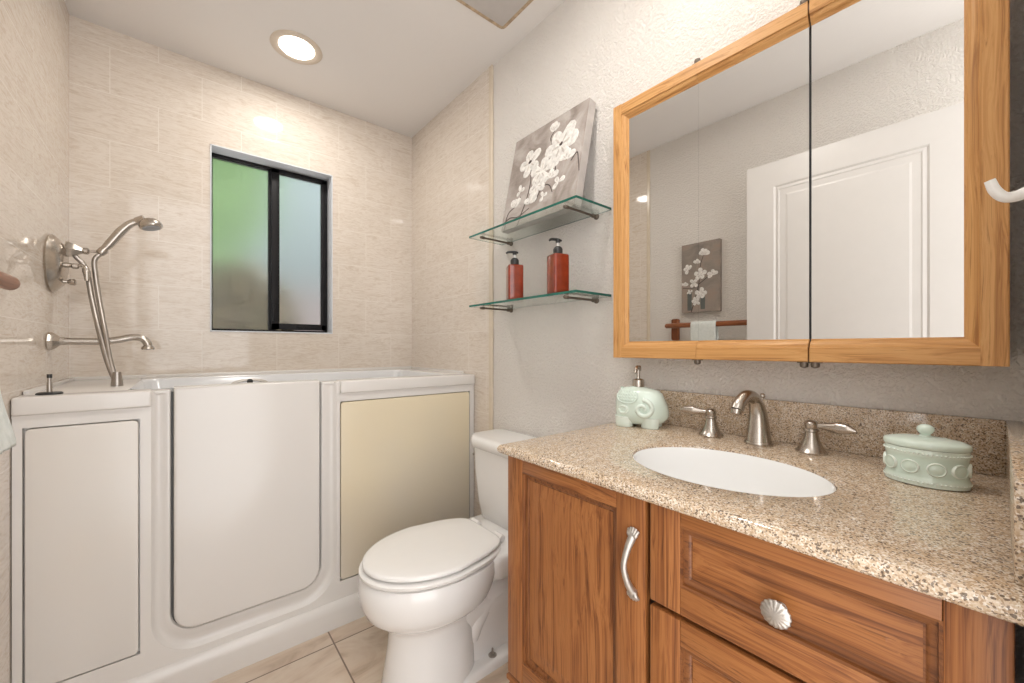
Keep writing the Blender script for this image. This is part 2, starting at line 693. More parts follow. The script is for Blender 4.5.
# left wall: plaster, tiled up to the edge trim beside the tub
bm = nb()
box(bm, (XL - 0.12, -0.12, 0), (XL - 0.004, YB, CEIL))
wl = structure('wall_left', bm, M['paint'])
bm = nb()
box(bm, (XL - 0.004, 1.53, 0), (XL, YB, CEIL))
sub('tile_cladding', bm, M['tile_y'], wl, None)
bm = nb()
box(bm, (XR, -0.15, 0), (XR + 0.12, YB, CEIL))
wr = structure('wall_right', bm, M['paint'])
bm = nb()
box(bm, (XT, 1.557, 0), (XR, YB, CEIL))
sub('tile_cladding', bm, M['tile_y'], wr, None)
bm = nb()
box(bm, (XT - 0.003, 1.53, 0), (XR, 1.557, CEIL), 0.004, 3)
structure('trim_1', bm, M['tile_trim'])
bm = nb()
box(bm, (XL - 0.004, 1.505, 0), (XL + 0.003, 1.53, CEIL), 0.003, 3)
structure('trim_2', bm, M['tile_trim'])
# short side wall at the right end of the vanity, the doorway jamb beside it
bm = nb()
box(bm, (0.52, -0.15, 0), (XR, -0.034, CEIL))
structure('wall_near', bm, M['paint'])

# ------------------------------------------------------------------ window
WD = YB + 0.084
bm = nb()
T = 0.006
for lo, hi in (((WX0, WZ0), (WX0 + T, WZ1)), ((WX1 - T, WZ0), (WX1, WZ1)), ((WX0, WZ1 - T), (WX1, WZ1)), ((WX0, WZ0), (WX1, WZ0 + T))):
    box(bm, (lo[0], YB - 0.004, lo[1]), (hi[0], YB + 0.15, hi[1]), 0.001)
win = structure('window_1', bm, M['reveal'])
ix0, ix1, iz0, iz1 = WX0 + T, WX1 - T, WZ0 + T, WZ1 - T
mid = 0.378
bm = nb()
box(bm, (ix0, WD, iz1 - 0.012), (ix1, WD + 0.05, iz1), 0.002)
box(bm, (ix0, WD, iz0), (ix1, WD + 0.05, iz0 + 0.012), 0.002)
box(bm, (ix0, WD, iz0), (ix0 + 0.008, WD + 0.05, iz1), 0.002)
box(bm, (ix1 - 0.012, WD, iz0), (ix1, WD + 0.05, iz1), 0.002)
box(bm, (mid - 0.022, WD + 0.012, iz0), (mid + 0.012, WD + 0.045, iz1), 0.002)
sub('window_frame', bm, M['black_frame'], win, 35)
bm = nb()
sx0, sx1 = mid - 0.012, ix1 - 0.010
a0 = WD - 0.012
for lo, hi in (((sx0, iz0 + 0.014), (sx0 + 0.038, iz1 - 0.010)), ((sx1 - 0.026, iz0 + 0.014), (sx1, iz1 - 0.010)), ((sx0, iz1 - 0.030), (sx1, iz1 - 0.010)), ((sx0, iz0 + 0.014), (sx1, iz0 + 0.048))):
    box(bm, (lo[0], a0, lo[1]), (hi[0], a0 + 0.024, hi[1]), 0.002)
# little finger pull on the bottom rail and a latch on the meeting stile
box(bm, (0.49, a0 - 0.006, iz0 + 0.024), (0.525, a0, iz0 + 0.036), 0.002)
box(bm, (sx0 + 0.004, a0 - 0.01, iz0 + 0.06), (sx0 + 0.018, a0, iz0 + 0.15), 0.003)
sub('window_sash', bm, M['black_frame'], win, 35)


def frosted(name):
    t = NT(name)
    t.set(Roughness=0.42, IOR=1.3)
    t.b.inputs['Base Color'].default_value = (0.93, 0.96, 0.95, 1)
    t.b.inputs['Transmission Weight'].default_value = 1.0
    t.bump(t.noise(t.obj(), 160, 2), 0.15, 0.002)
    return t.m


M['frost'] = frosted('obscure_glass')
bm = nb()
box(bm, (ix0 + 0.006, WD + 0.026, iz0 + 0.012), (mid - 0.01, WD + 0.030, iz1 - 0.010))
sub('pane', bm, M['frost'], win, None)
bm = nb()
box(bm, (sx0 + 0.03, a0 + 0.010, iz0 + 0.04), (sx1 - 0.02, a0 + 0.014, iz1 - 0.024))
sub('pane', bm, M['frost'], win, None)

# ------------------------------------------------------------------ walk-in bathtub
Y0 = 1.682
RIM = 0.985
tub = thing('walk_in_bathtub', 'white walk-in bathtub with a low door between two access panels under the window', 'bathtub', (0.39, 2.0, 0))
UX0, UX1, UZ = -0.077, 0.476, 0.128
UR = 0.125
TX1 = XT - 0.004


def upath(d, top):
    x0, x1, z0 = UX0 + d, UX1 - d * 1.2, UZ + d * 1.35
    r = max(0.02, UR - d * 1.15)
    pts = [(x0, top)]
    for i in range(9):
        t = PI + 0.5 * PI * i / 8
        pts.append((x0 + r + r * math.cos(t), z0 + r + r * math.sin(t)))
    for i in range(9):
        t = 1.5 * PI + 0.5 * PI * i / 8
        pts.append((x1 - r + r * math.cos(t), z0 + r + r * math.sin(t)))
    pts.append((x1, top))
    return pts


bm = nb()
PZ = 0.10                                   # top of the plinth
SEAM = 0.932


def framed(x0, x1, z0, z1, hx0, hx1, hz0, hz1):
    f = lambda p: face(bm, [(x, Y0, z) for x, z in p])
    f([(x0, z0), (x1, z0), (hx1, hz0), (hx0, hz0)])
    f([(x1, z0), (x1, z1), (hx1, hz1), (hx1, hz0)])
    f([(x1, z1), (x0, z1), (hx0, hz1), (hx1, hz1)])
    f([(x0, z1), (x0, z0), (hx0, hz0), (hx0, hz1)])
    d = Y0 + 0.02
    c = [(hx0, hz0), (hx1, hz0), (hx1, hz1), (hx0, hz1)]
    for i in range(4):
        a, b = c[i], c[(i + 1) % 4]
        face(bm, [(a[0], Y0, a[1]), (b[0], Y0, b[1]), (b[0], d, b[1]), (a[0], d, a[1])])
    face(bm, [(x, d, z) for x, z in c])


LP = (-0.337, -0.102, 0.172, 0.900)
RP = (0.488, 1.114, 0.176, 0.902)
xl = XL + 0.002
framed(xl, UX0, PZ, SEAM, *LP)
framed(UX1, TX1, PZ, SEAM, *RP)
low = [(UX0, PZ), (UX1, PZ)] + upath(0, SEAM)[-2:0:-1]
face(bm, [(x, Y0, z) for x, z in low])
# moulded channel round the door
prof = [(0, 0), (0.003, 0.003), (0.007, 0.010), (0.012, 0.014), (0.02, 0.015), (0.03, 0.012), (0.039, 0.009), (0.044, 0.010), (0.047, 0.015), (0.048, 0.06)]
loft(bm, [[(x, Y0 + y, z) for x, z in upath(d, RIM - 0.003)] for d, y in prof], closed=False)
face(bm, [(x, Y0 + 0.06, z) for x, z in upath(0.04, RIM - 0.01)])
# plinth with a rolled top edge
pp = [(Y0 + 0.01, PZ + 0.008), (Y0 - 0.004, PZ + 0.004), (Y0 - 0.012, PZ - 0.006), (Y0 - 0.016, PZ - 0.018), (Y0 - 0.017, PZ - 0.03), (Y0 - 0.010, 0.0), (Y0 + 0.05, 0.0)]
loft(bm, [[(x, y, z) for x in (xl, TX1)] for y, z in pp], closed=False)
# rim caps left and right of the door
for x0, x1 in ((xl, UX0 + 0.002), (UX1 + 0.012, TX1)):
    box(bm, (x0, Y0 - 0.012, SEAM + 0.003), (x1, Y0 + 0.075, RIM), 0.006, 3)
box(bm, (xl, Y0 - 0.004, SEAM - 0.004), (UX0, Y0 + 0.02, SEAM + 0.004))
box(bm, (UX1 + 0.012, Y0 - 0.004, SEAM - 0.004), (TX1, Y0 + 0.02, SEAM + 0.004))
for x0, x1 in ((UX0 - 0.001, UX0 + 0.046), (UX1 - 0.056, UX1 + 0.014)):
    box(bm, (x0, Y0 + 0.009, RIM - 0.014), (x1, Y0 + 0.072, RIM - 0.002), 0.005, 3)
box(bm, (UX1 - 0.001, Y0 - 0.0005, SEAM - 0.006), (UX1 + 0.0125, Y0 + 0.07, RIM - 0.004), 0.003)
box(bm, (UX0 - 0.004, Y0 - 0.0005, SEAM - 0.006), (UX0 + 0.0005, Y0 + 0.07, RIM - 0.004))
# deck ring and caulked upstand along the walls
BX0, BX1, BY0, BY1 = -0.135, 1.03, Y0 + 0.075, 2.325
box(bm, (xl, Y0 + 0.06, SEAM), (BX0, YB - 0.003, RIM), 0.004)
box(bm, (BX1, Y0 + 0.06, SEAM), (TX1, YB - 0.003, RIM), 0.004)
box(bm, (BX0 - 0.01, BY1, SEAM), (BX1 + 0.01, YB - 0.003, RIM), 0.004)
box(bm, (xl, YB - 0.018, RIM - 0.005), (TX1, YB - 0.002, RIM + 0.014), 0.005)
box(bm, (XT - 0.016, Y0 + 0.09, RIM - 0.005), (TX1, YB - 0.003, RIM + 0.012), 0.005)
box(bm, (xl, Y0 + 0.09, RIM - 0.005), (xl + 0.014, YB - 0.003, RIM + 0.012), 0.005)
part('shell', bm, M['acrylic'], tub, 40)
# basin
bm = nb()
rings = []
for dz, ins, r in ((0, 0, 0.05), (-0.01, 0.008, 0.05), (-0.3, 0.03, 0.07), (-0.78, 0.06, 0.1), (-0.85, 0.12, 0.1)):
    o = rrect(BX0 + ins, BX1 - ins, BY0 + ins * 0.5, BY1 - ins, r, 6)
    rings.append([(x, y, RIM - 0.001 + dz) for x, y in o])
loft(bm, rings, cap=(False, True))
part('basin', bm, M['acrylic_in'], tub, 40)
# access panels
g = 0.004
bm = nb()
prism(bm, rrect(LP[0] + g, LP[1] - g, LP[2] + g, LP[3] - g, 0.012, 5), XZ, Y0 + 0.019, Y0 - 0.001, 0.003)
part('access_panel', bm, M['panel_white'], tub, 40)
bm = nb()
prism(bm, rrect(RP[0] + g, RP[1] - g, RP[2] + g, RP[3] - g, 0.012, 5), XZ, Y0 + 0.019, Y0 - 0.001, 0.003)
part('access_panel', bm, M['panel_yellow'], tub, 40, label='yellowed access panel beside the toilet')
# door with its dark seal
bm = nb()
dp = upath(0.054, RIM + 0.007)
prism(bm, dp, XZ, Y0 + 0.045, Y0 - 0.014, 0.010, 5)
door = part('door', bm, M['acrylic'], tub, 40)
bm = nb()
a = [(x, Y0 + 0.018, z) for x, z in upath(0.0475, RIM - 0.008)]
b = [(x, Y0 + 0.018, z) for x, z in upath(0.0545, RIM - 0.008)]
loft(bm, [a, b], closed=False)
part('door_seal', bm, M['gasket'], tub, None)
# oval jet cover on the far inner side of the basin
bm = nb()
lathe(bm, [(0, 0.030), (0.006, 0.030), (0.010, 0.026), (0.011, 0.02), (0.007, 0.018), (0.007, 0.001)], (0.252, BY1 - 0.002, RIM - 0.046), (0, -1, 0), 32, sc=(2.9, 1))
lathe(bm, [(0, 0.013), (0.006, 0.012), (0.008, 0.006)], (0.252, BY1 - 0.012, RIM - 0.030), (0, -1, 0), 16, mi=1)
part('jet_cover', bm, [M['pewter'], M['black']], tub, 40)
# bare valve stem left without its knob on the deck
bm = nb()
VS = (-0.298, 1.742, RIM)
lathe(bm, [(0, 0.027), (0.003, 0.027), (0.006, 0.024), (0.0065, 0.008)], VS, (0, 0, 1), 28, mi=0)
lathe(bm, [(0.005, 0.0060), (0.036, 0.0058), (0.0365, 0.0045), (0.056, 0.0045)], VS, (0, 0, 1), 16, mi=1)
lathe(bm, [(0.047, 0.0056), (0.058, 0.0056)], VS, (0, 0, 1), 12, mi=0)
part('valve_stem', bm, [M['black'], M['nickel_dark']], tub, 40, label='black valve base with a bare metal stem')

# ------------------------------------------------------------------ shower fittings on the left wall
SV = (XL, 2.10, 1.415)
sv = thing('shower_valve', 'brushed nickel shower mixer with a round plate on the tiled left wall', 'shower valve', SV)
bm = nb()
lathe(bm, [(0.0, 0.098), (0.006, 0.101), (0.012, 0.096), (0.022, 0.085), (0.032, 0.070), (0.037, 0.05), (0.038, 0.02)], SV, (1, 0, 0), 40)
part('escutcheon', bm, M['nickel'], sv, 40)
bm = nb()
lathe(bm, [(0.0, 0.028), (0.006, 0.029), (0.022, 0.022), (0.038, 0.012), (0.042, 0.010)], (XL + 0.036, 2.10, 1.470), (1, 0, -0.05), 6)
lathe(bm, [(0, 0.007), (0.004, 0.012), (0.014, 0.0125), (0.018, 0.008)], (XL + 0.076, 2.10, 1.470), (1, 0, 0), 16)
tube(bm, [(XL + 0.09, 2.10, 1.470), (XL + 0.12, 2.098, 1.472)], 0.0042, 10, 3)
lathe(bm, [(-0.012, 0.010), (-0.008, 0.0135), (0.008, 0.0145), (0.013, 0.0125)], (XL + 0.126, 2.097, 1.473), (0.75, 0, 1), 16, cap=(True, True))
part('hose_outlet', bm, M['nickel'], sv, 40)
bm = nb()
tube(bm, [(XL + 0.03, 2.09, 1.410), (XL + 0.050, 2.085, 1.411), (XL + 0.062, 2.08, 1.408)], [0.011, 0.008, 0.007], 12, 6)
lathe(bm, [(-0.009, 0.007), (-0.006, 0.010), (0.006, 0.010), (0.009, 0.007)], (XL + 0.062, 2.08, 1.409), (1, 0, 0), 14)
tube(bm, [(XL + 0.068, 2.08, 1.411), (XL + 0.082, 2.077, 1.412), (XL + 0.090, 2.074, 1.392), (XL + 0.092, 2.07, 1.358)], [0.006, 0.006, 0.011, 0.006], 12, 6)
part('lever', bm, M['nickel'], sv, 40)
bm = nb()
lathe(bm, [(0, 0.007), (0.022, 0.005), (0.027, 0.010), (0.040, 0.012), (0.043, 0.008)], (XL + 0.020, 2.085, 1.352), (1, 0, 0), 14)
part('diverter_knob', bm, M['nickel'], sv, 40)

hs = thing('hand_shower', 'brushed nickel hand shower with two long hoses hung above the tub', 'hand shower', (XL + 0.19, 2.097, 1.47))
HB = Vector((XL + 0.126, 2.097, 1.471))
bm = nb()
tube(bm, [HB + Vector((0.000, 0, 0.004)), HB + Vector((0.022, -0.004, 0.036)), HB + Vector((0.050, -0.010, 0.082)), HB + Vector((0.076, -0.016, 0.115)), HB + Vector((0.100, -0.021, 0.131))],
     [0.010, 0.014, 0.015, 0.013, 0.012], 14, 8)
part('handle', bm, M['nickel'], hs, 40)
bm = nb()
hc = HB + Vector((0.134, -0.030, 0.123))
ax = Vector((0.25, -0.10, -1)).normalized()
lathe(bm, [(-0.022, 0.010), (-0.018, 0.020), (-0.008, 0.031), (0.004, 0.036), (0.012, 0.036), (0.016, 0.032), (0.017, 0.01)], hc, ax, 28)
tube(bm, [HB + Vector((0.092, -0.020, 0.128)), hc + Vector((-0.016, 0.004, 0.015))], [0.013, 0.018], 12, 3)
hd = part('spray_head', bm, M['nickel'], hs, 40)
bm = nb()
lathe(bm, [(0.016, 0.028), (0.0185, 0.026), (0.019, 0.001)], hc, ax, 24)
sub('spray_face', bm, plain('grey_spray_face', (0.30, 0.31, 0.33), 0.4), hd, 40)
FIT = Vector((-0.178, 1.955, RIM))
for pts in ([HB + Vector((-0.002, 0, -0.004)), (-0.249, 2.095, 1.44), (-0.247, 2.092, 1.389), (-0.236, 2.08, 1.294), (-0.219, 2.05, 1.188), (-0.203, 2.0, 1.096), (-0.187, 1.965, 1.028), FIT + Vector((0.003, 0, 0.022))],
            [(XL + 0.058, 2.098, 1.450), (-0.271, 2.095, 1.403), (-0.254, 2.08, 1.293), (-0.234, 2.05, 1.187), (-0.212, 2.0, 1.095), (-0.191, 1.965, 1.027), FIT + Vector((-0.003, 0, 0.022))]):
    bm = nb()
    tube(bm, pts, 0.0078, 10, 10)
    part('hose', bm, M['nickel_dark'], hs, 180)
bm = nb()
lathe(bm, [(0, 0.0165), (0.010, 0.0165), (0.03, 0.0135), (0.05, 0.0105)], FIT, (0, 0, 1), 18)
part('hose_fitting', bm, M['nickel_dark'], hs, 40)

sp = thing('tub_spout', 'long brushed nickel tub filler spout on the left wall below the shower mixer', 'tub spout', (XL, 2.055, 1.142))
bm = nb()
lathe(bm, [(0, 0.030), (0.004, 0.032), (0.012, 0.030), (0.022, 0.022), (0.030, 0.014), (0.040, 0.013)], (XL, 2.055, 1.142), (1, 0, 0), 8)
part('flange', bm, M['nickel'], sp, 30)
bm = nb()
tube(bm, [(XL + 0.02, 2.055, 1.142), (XL + 0.08, 2.055, 1.142), (XL + 0.14, 2.055, 1.143), (XL + 0.175, 2.055, 1.149), (XL + 0.21, 2.055, 1.158), (XL + 0.238, 2.053, 1.154), (XL + 0.252, 2.052, 1.137), (XL + 0.254, 2.052, 1.122)], 0.0125, 14, 8)
lathe(bm, [(0, 0.013), (0.008, 0.019), (0.014, 0.020), (0.017, 0.016)], (XL + 0.254, 2.052, 1.128), (0, 0, -1), 18)
part('pipe', bm, M['nickel'], sp, 40)

# ------------------------------------------------------------------ towel bar, towel, picture and door on the left wall (seen in the mirror)
tb = thing('towel_bar', 'dark reddish wooden towel bar on the left wall with a crosspiece bracket', 'towel bar', (XL, 1.15, 1.24))
BXr = XL + 0.070
bm = nb()
tube(bm, [(BXr, 1.352, 1.258), (BXr, 1.345, 1.258), (BXr, 0.66, 1.258), (BXr, 0.655, 1.258)], [0.010, 0.0155, 0.0155, 0.010], 16, 4, smooth=False)
o = part('rod', bm, M['wood_red'], tb, 50)
set_grain(o, lambda c: (c.y, c.x, c.z))
for yy in (1.318, 0.70):
    bm = nb()
    prism(bm, rrect(yy - 0.024, yy + 0.024, 1.165, 1.305, 0.012), YZ, XL - 0.003, XL + 0.018, 0.004)
    box(bm, (XL + 0.012, yy - 0.018, 1.246), (BXr - 0.010, yy + 0.018, 1.266), 0.006, 3)
    o = part('bracket', bm, M['wood_red'], tb, 40)
    set_grain(o, lambda c: (c.z, c.x + 0.3, c.y))

tw = nb()
sec = []
R0 = 0.0165
N = 13
rowsf = [0.935, 0.975, 1.02, 1.08, 1.14, 1.20, 1.245]
path = [(1, z) for z in rowsf] + [('arc', t) for t in (0.3, 0.8, 1.3, 1.8, 2.3, 2.8)] + [(-1, z) for z in rowsf[::-1]]
grid = []
for k in range(N):
    y = 1.030 + 0.150 * k / (N - 1)
    row = []
    for a_, z in path:
        if a_ == 'arc':
            p = (BXr + R0 * math.cos(z), y, 1.258 + R0 * math.sin(z))
        else:
            fl = max(0, 1.05 - z) * 1.7
            wav = 0.007 * math.sin(k * 1.15 + z * 6) * fl * 4
            if a_ == 1:
                p = (BXr + R0 + fl * 0.125 + abs(wav), y + 0.016 * fl * math.sin(k), z + 0.006 * math.sin(k * 0.7) * (fl > 0.2))
            else:
                p = (BXr - R0 - 0.2 * abs(wav), y, z)
        row.append(p)
    grid.append(row)
loft(tw, grid, closed=False)
towel_m = NT('pale_green_terry')
nn = towel_m.noise(towel_m.obj(), 420, 2)
cc = towel_m.ramp(towel_m.noise(towel_m.obj(), 60, 2), [(0.3, (0.64, 0.68, 0.65)), (0.7, (0.74, 0.77, 0.74))])
towel_m.l(cc, towel_m.b.inputs['Base Color'])
towel_m.set(Roughness=0.95)
towel_m.bump(nn, 0.6, 0.004)
o = link('hand_towel', tw, towel_m.m, None, 180)
md = o.modifiers.new('thick', 'SOLIDIFY')
md.thickness = 0.004
md.offset = 1
md2 = o.modifiers.new('sub', 'SUBSURF')
md2.levels = md2.render_levels = 1
tag(o, 'pale green hand towel folded over the wooden bar on the left wall', 'towel')

# door_1 : white panel door swung open in front of the left wall
bm = nb()
DX0, DX1 = -0.258, -0.222
DY0, DY1, DZ0, DZ1 = 0.043, 0.847, 0.012, 2.072
box(bm, (DX0, DY0, DZ0), (DX1 - 0.006, DY1, DZ1), 0.002)


def molded(u0, u1, v0, v1, steps):
    rings = []
    for d, h in steps:
        rings.append([(DX1 + h, u, v) for u, v in ((u0 + d, v0 + d), (u1 - d, v0 + d), (u1 - d, v1 - d), (u0 + d, v1 - d))])
    loft(bm, rings, cap=(False, True))


st = 0.125
panels = [(DY0 + st, DY1 - st, 1.04, DZ1 - 0.125), (DY0 + st, DY1 - st, 0.23, 0.86)]
ys = [DY0, DY0 + st, DY1 - st, DY1]
zs = [DZ0, 0.23, 0.86, 1.04, DZ1 - 0.125, DZ1]
for i in range(3):
    for j in range(5):
        if i == 1 and j in (1, 3):
            continue
        face(bm, [(DX1, ys[i], zs[j]), (DX1, ys[i + 1], zs[j]), (DX1, ys[i + 1], zs[j + 1]), (DX1, ys[i], zs[j + 1])])
rim = [(DX1, DY0, DZ0), (DX1, DY1, DZ0), (DX1, DY1, DZ1), (DX1, DY0, DZ1)]
for i in range(4):
    p, q = rim[i], rim[(i + 1) % 4]
    face(bm, [p, q, (DX1 - 0.007, q[1], q[2]), (DX1 - 0.007, p[1], p[2])])
for u0, u1, v0, v1 in panels:
    molded(u0, u1, v0, v1, [(0, 0), (0.008, -0.006), (0.02, -0.003), (0.034, -0.010), (0.06, -0.004), (0.066, -0.004)])
bmesh.ops.remove_doubles(bm, verts=bm.verts, dist=1e-5)
structure('door_1', bm, M['white_paint'])

# ------------------------------------------------------------------ painted canvases


def petal(bm, c, ang, ln, wd, lift, mi, to3, asp=1.0):
    n = 12
    ca, sa = math.cos(ang), math.sin(ang)
    ring, ring2 = [], []
    for i in range(n):
        t = 2 * PI * i / n
        u = (0.5 - 0.5 * math.cos(t)) * ln
        w = math.sin(t) * wd * (0.55 + 0.5 * u / ln) * (1 + 0.10 * math.sin(3 * t + ang * 5))
        ring.append(to3(c[0] + (u * ca - w * sa), c[1] + (u * sa + w * ca), 0.0002))
        ring2.append(to3(c[0] + ((u - ln / 2) * 0.85 + ln / 2) * ca - w * 0.8 * sa, c[1] + ((u - ln / 2) * 0.85 + ln / 2) * sa + w * 0.8 * ca, lift))
    loft(bm, [ring, ring2], cap=(False, True), mi=mi)


def strip(bm, pts, w, to3, mi, lift=0.0006):
    P = catmull([(p[0], p[1], 0) for p in pts], 6)
    L, Rr = [], []
    for i, p in enumerate(P):
        d = (P[min(i + 1, len(P) - 1)] - P[max(i - 1, 0)]).normalized()
        n = Vector((-d.y, d.x, 0))
        ww = w * (1 - 0.4 * i / len(P))
        L.append(p + n * ww)
        Rr.append(p - n * ww)
    for i in range(len(P) - 1):
        face(bm, [to3(q.x, q.y, lift) for q in (L[i], Rr[i], Rr[i + 1], L[i + 1])], mi)


def flower(bm, c, size, to3, n=5, a0=0.3, lift=0.0016, open_=2 * PI, seed=0):
    r = random.Random(seed)
    for i in range(n):
        a = a0 + open_ * i / n + r.uniform(-0.15, 0.15)
        petal(bm, c, a, size * r.uniform(0.85, 1.1), size * 0.42, lift * (0.8 + 0.1 * i), 1 if i % 3 else 2, to3) if False else \
            petal(bm, c, a, size * r.uniform(0.85, 1.1), size * 0.40, lift * (0.8 + 0.12 * i), 1, to3)
        petal(bm, (c[0] + 0.12 * size * math.cos(a), c[1] + 0.12 * size * math.sin(a)), a + 0.12, size * 0.42, size * 0.07, lift * (1.0 + 0.12 * i) + 0.0004, 2, to3)


# square canvas leaning on the upper shelf
SZ_UP, SZ_LO = 1.606, 1.3045
TH = 0.034
cw = 0.402
dirz = Vector((0.082, 0, 0.388)).normalized()
nrm = Vector((-dirz.z, 0, dirz.x))            # towards the room
org = Vector((1.021, 1.308, SZ_UP + 0.0015))


def C1(s, t, h):
    return org + Vector((0, -1, 0)) * (s * cw) + dirz * (t * cw) + nrm * h


bm = nb()
prism(bm, rrect(0, 1, 0, 1, 0.006, 2), lambda u, v, d: C1(u, v, d), -TH, 0.0, 0.0015, 2)
F = lambda u, v, d: C1(u, v, d)
strip(bm, [(0.05, 0.0), (0.08, 0.16), (0.2, 0.22), (0.24, 0.3)], 0.009, F, 3)
strip(bm, [(0.25, 0.0), (0.33, 0.2), (0.36, 0.4), (0.33, 0.58)], 0.009, F, 3)
strip(bm, [(0.02, 0.06), (0.12, 0.1), (0.25, 0.08), (0.4, 0.13)], 0.008, F, 3)
strip(bm, [(0.48, 0.18), (0.55, 0.30), (0.64, 0.29), (0.70, 0.20)], 0.007, F, 3)
strip(bm, [(0.60, 0.72), (0.56, 0.80), (0.60, 0.86)], 0.008, F, 3)
strip(bm, [(0.70, 0.40), (0.68, 0.52), (0.72, 0.62)], 0.008, F, 3)
strip(bm, [(0.88, 0.44), (0.94, 0.50), (0.97, 0.42), (1.0, 0.30)], 0.007, F, 3)
for q, (cc_, sz, n_, a0_) in enumerate([((0.30, 0.64), 0.15, 5, 0.6), ((0.72, 0.66), 0.20, 6, 1.1), ((0.50, 0.48), 0.15, 5, 0.2), ((0.47, 0.34), 0.12, 5, 0.9)]):
    flower(bm, cc_, sz * 1.1, F, n_, a0_, seed=q)
for q, (cc_, sz, a0_, op) in enumerate([((0.57, 0.86), 0.10, 0.5, 2.0), ((0.82, 0.48), 0.11, 0.6, 2.6), ((0.22, 0.36), 0.07, 0.2, 5.5), ((0.16, 0.20), 0.11, 0.7, 2.0),
                                   ((0.40, 0.18), 0.10, 0.4, 3.4), ((0.64, 0.36), 0.10, 0.4, 3.0), ((0.58, 0.20), 0.06, 0.2, 6.2), ((0.76, 0.28), 0.08, 0.3, 5.5)]):
    flower(bm, cc_, sz, F, 3, a0_, open_=op, seed=20 + q)
for q, c0 in enumerate([(0.72, 0.66), (0.30, 0.64)]):
    petal(bm, (c0[0] - 0.02, c0[1]), 0.4, 0.05, 0.018, 0.004, 3, F)
bm.normal_update()
for f in bm.faces:
    if f.material_index == 0 and abs(f.normal.dot(nrm)) < 0.6:
        f.material_index = 4
# the branch runs on over the right-hand side of the stretched canvas
o = link('canvas_painting', bm, [M['canvas_grey'], M['petal'], M['petal_shade'], M['branch'], plain('pale_canvas_side', (0.50, 0.465, 0.44), 0.7, vary=0.12)], None, None)
tag(o, 'square grey canvas painted with white blossoms leaning on the upper glass shelf', 'painting')

# upright canvas on the left wall
cy1, cz0, pw, ph = 1.267, 1.338, 0.233, 0.428


def C2(s, t, h):                          # s runs towards the door, as seen in the mirror
    return Vector((XL + 0.024 + h, cy1 - s * pw, cz0 + t * ph))


bm = nb()
prism(bm, rrect(0, 1, 0, 1, 0.008, 2), lambda u, v, d: C2(u, v, d), -0.028, 0.0, 0.0015, 2)


def G(u, v, d):
    return C2(u, 0.5 + (v - 0.5) * pw / ph, d)


def mv(px, py):                           # place in the picture's own width units
    s = (px - 265) / 170
    t = 1 - (py - 92) / 305
    return (s, 0.5 + (t - 0.5) * ph / pw)


strip(bm, [mv(310, 395), mv(330, 330), mv(345, 270), mv(350, 200), mv(365, 150)], 0.012, G, 3)
strip(bm, [mv(345, 275), mv(380, 250), mv(405, 235)], 0.010, G, 3)
strip(bm, [mv(270, 285), mv(310, 290), mv(340, 285)], 0.008, G, 3)
for a_ in ((292, 310, 312, 388), (352, 330, 372, 385)):
    p0, p1, p2, p3 = mv(a_[0], a_[1]), mv(a_[2], a_[1]), mv(a_[2], a_[3]), mv(a_[0], a_[3])
    face(bm, [G(p[0], p[1], 0.0004) for p in (p0, p1, p2, p3)], 4)
for q, (px, py, sz, a0_, n_, op) in enumerate([(368, 150, 0.17, 0.4, 4, 3.0), (296, 205, 0.14, 1.0, 4, 4.0), (335, 182, 0.12, 0.3, 3, 3.0), (350, 232, 0.17, 0.3, 5, 6.2),
                                           (322, 268, 0.14, 0.8, 4, 6.2), (404, 242, 0.14, 0.6, 4, 4.0), (280, 276, 0.11, 0.4, 3, 3.0), (352, 316, 0.17, 0.2, 5, 6.2), (330, 350, 0.12, 0.6, 5, 6.2), (302, 305, 0.08, 0.4, 4, 6.2)]):
    flower(bm, mv(px, py), sz, G, n_, a0_, 0.0014, op, 50 + q)
o = link('canvas_painting', bm, [M['canvas_brown'], M['petal'], M['petal_shade'], M['branch'], plain('dark_vase_paint', (0.10, 0.11, 0.10), 0.6)], None, None)
tag(o, 'tall narrow brown canvas of white blossoms hung above the wooden towel bar', 'painting')

# ------------------------------------------------------------------ glass shelves and bottles


def glass_shelf(z, label):
    t = thing('glass_shelf', label, 'shelf', (XR, 1.16, z), 'glass wall shelves')
    y0, y1, x0 = 0.849, 1.465, 0.966
    bm = nb()
    box(bm, (x0, y0, z - 0.0085), (XR - 0.001, y1, z))
    for f in bm.faces:
        n_ = f.normal
        if abs(n_.z) < 0.5:
            f.material_index = 1
    part('glass_panel', bm, [M['shelf_glass'], M['glass_edge']], t, None)
    for yy in (0.912, 1.395):
        bm = nb()
        lathe(bm, [(0, 0.0105), (0.005, 0.0105), (0.008, 0.006), (0.012, 0.0045), (0.014, 0.0075), (0.024, 0.0075), (0.026, 0.0042),
                   (0.150, 0.0042), (0.152, 0.0065), (0.164, 0.0065), (0.166, 0.0045), (0.170, 0.006), (0.174, 0.003)],
              (XR - 0.001, yy, z - 0.0160), (-1, 0, 0), 14)
        part('bracket_rod', bm, M['bronze'], t, 40)


glass_shelf(SZ_UP, 'upper glass wall shelf with the canvas painting on it')
glass_shelf(SZ_LO, 'lower glass wall shelf with two amber pump bottles on it')


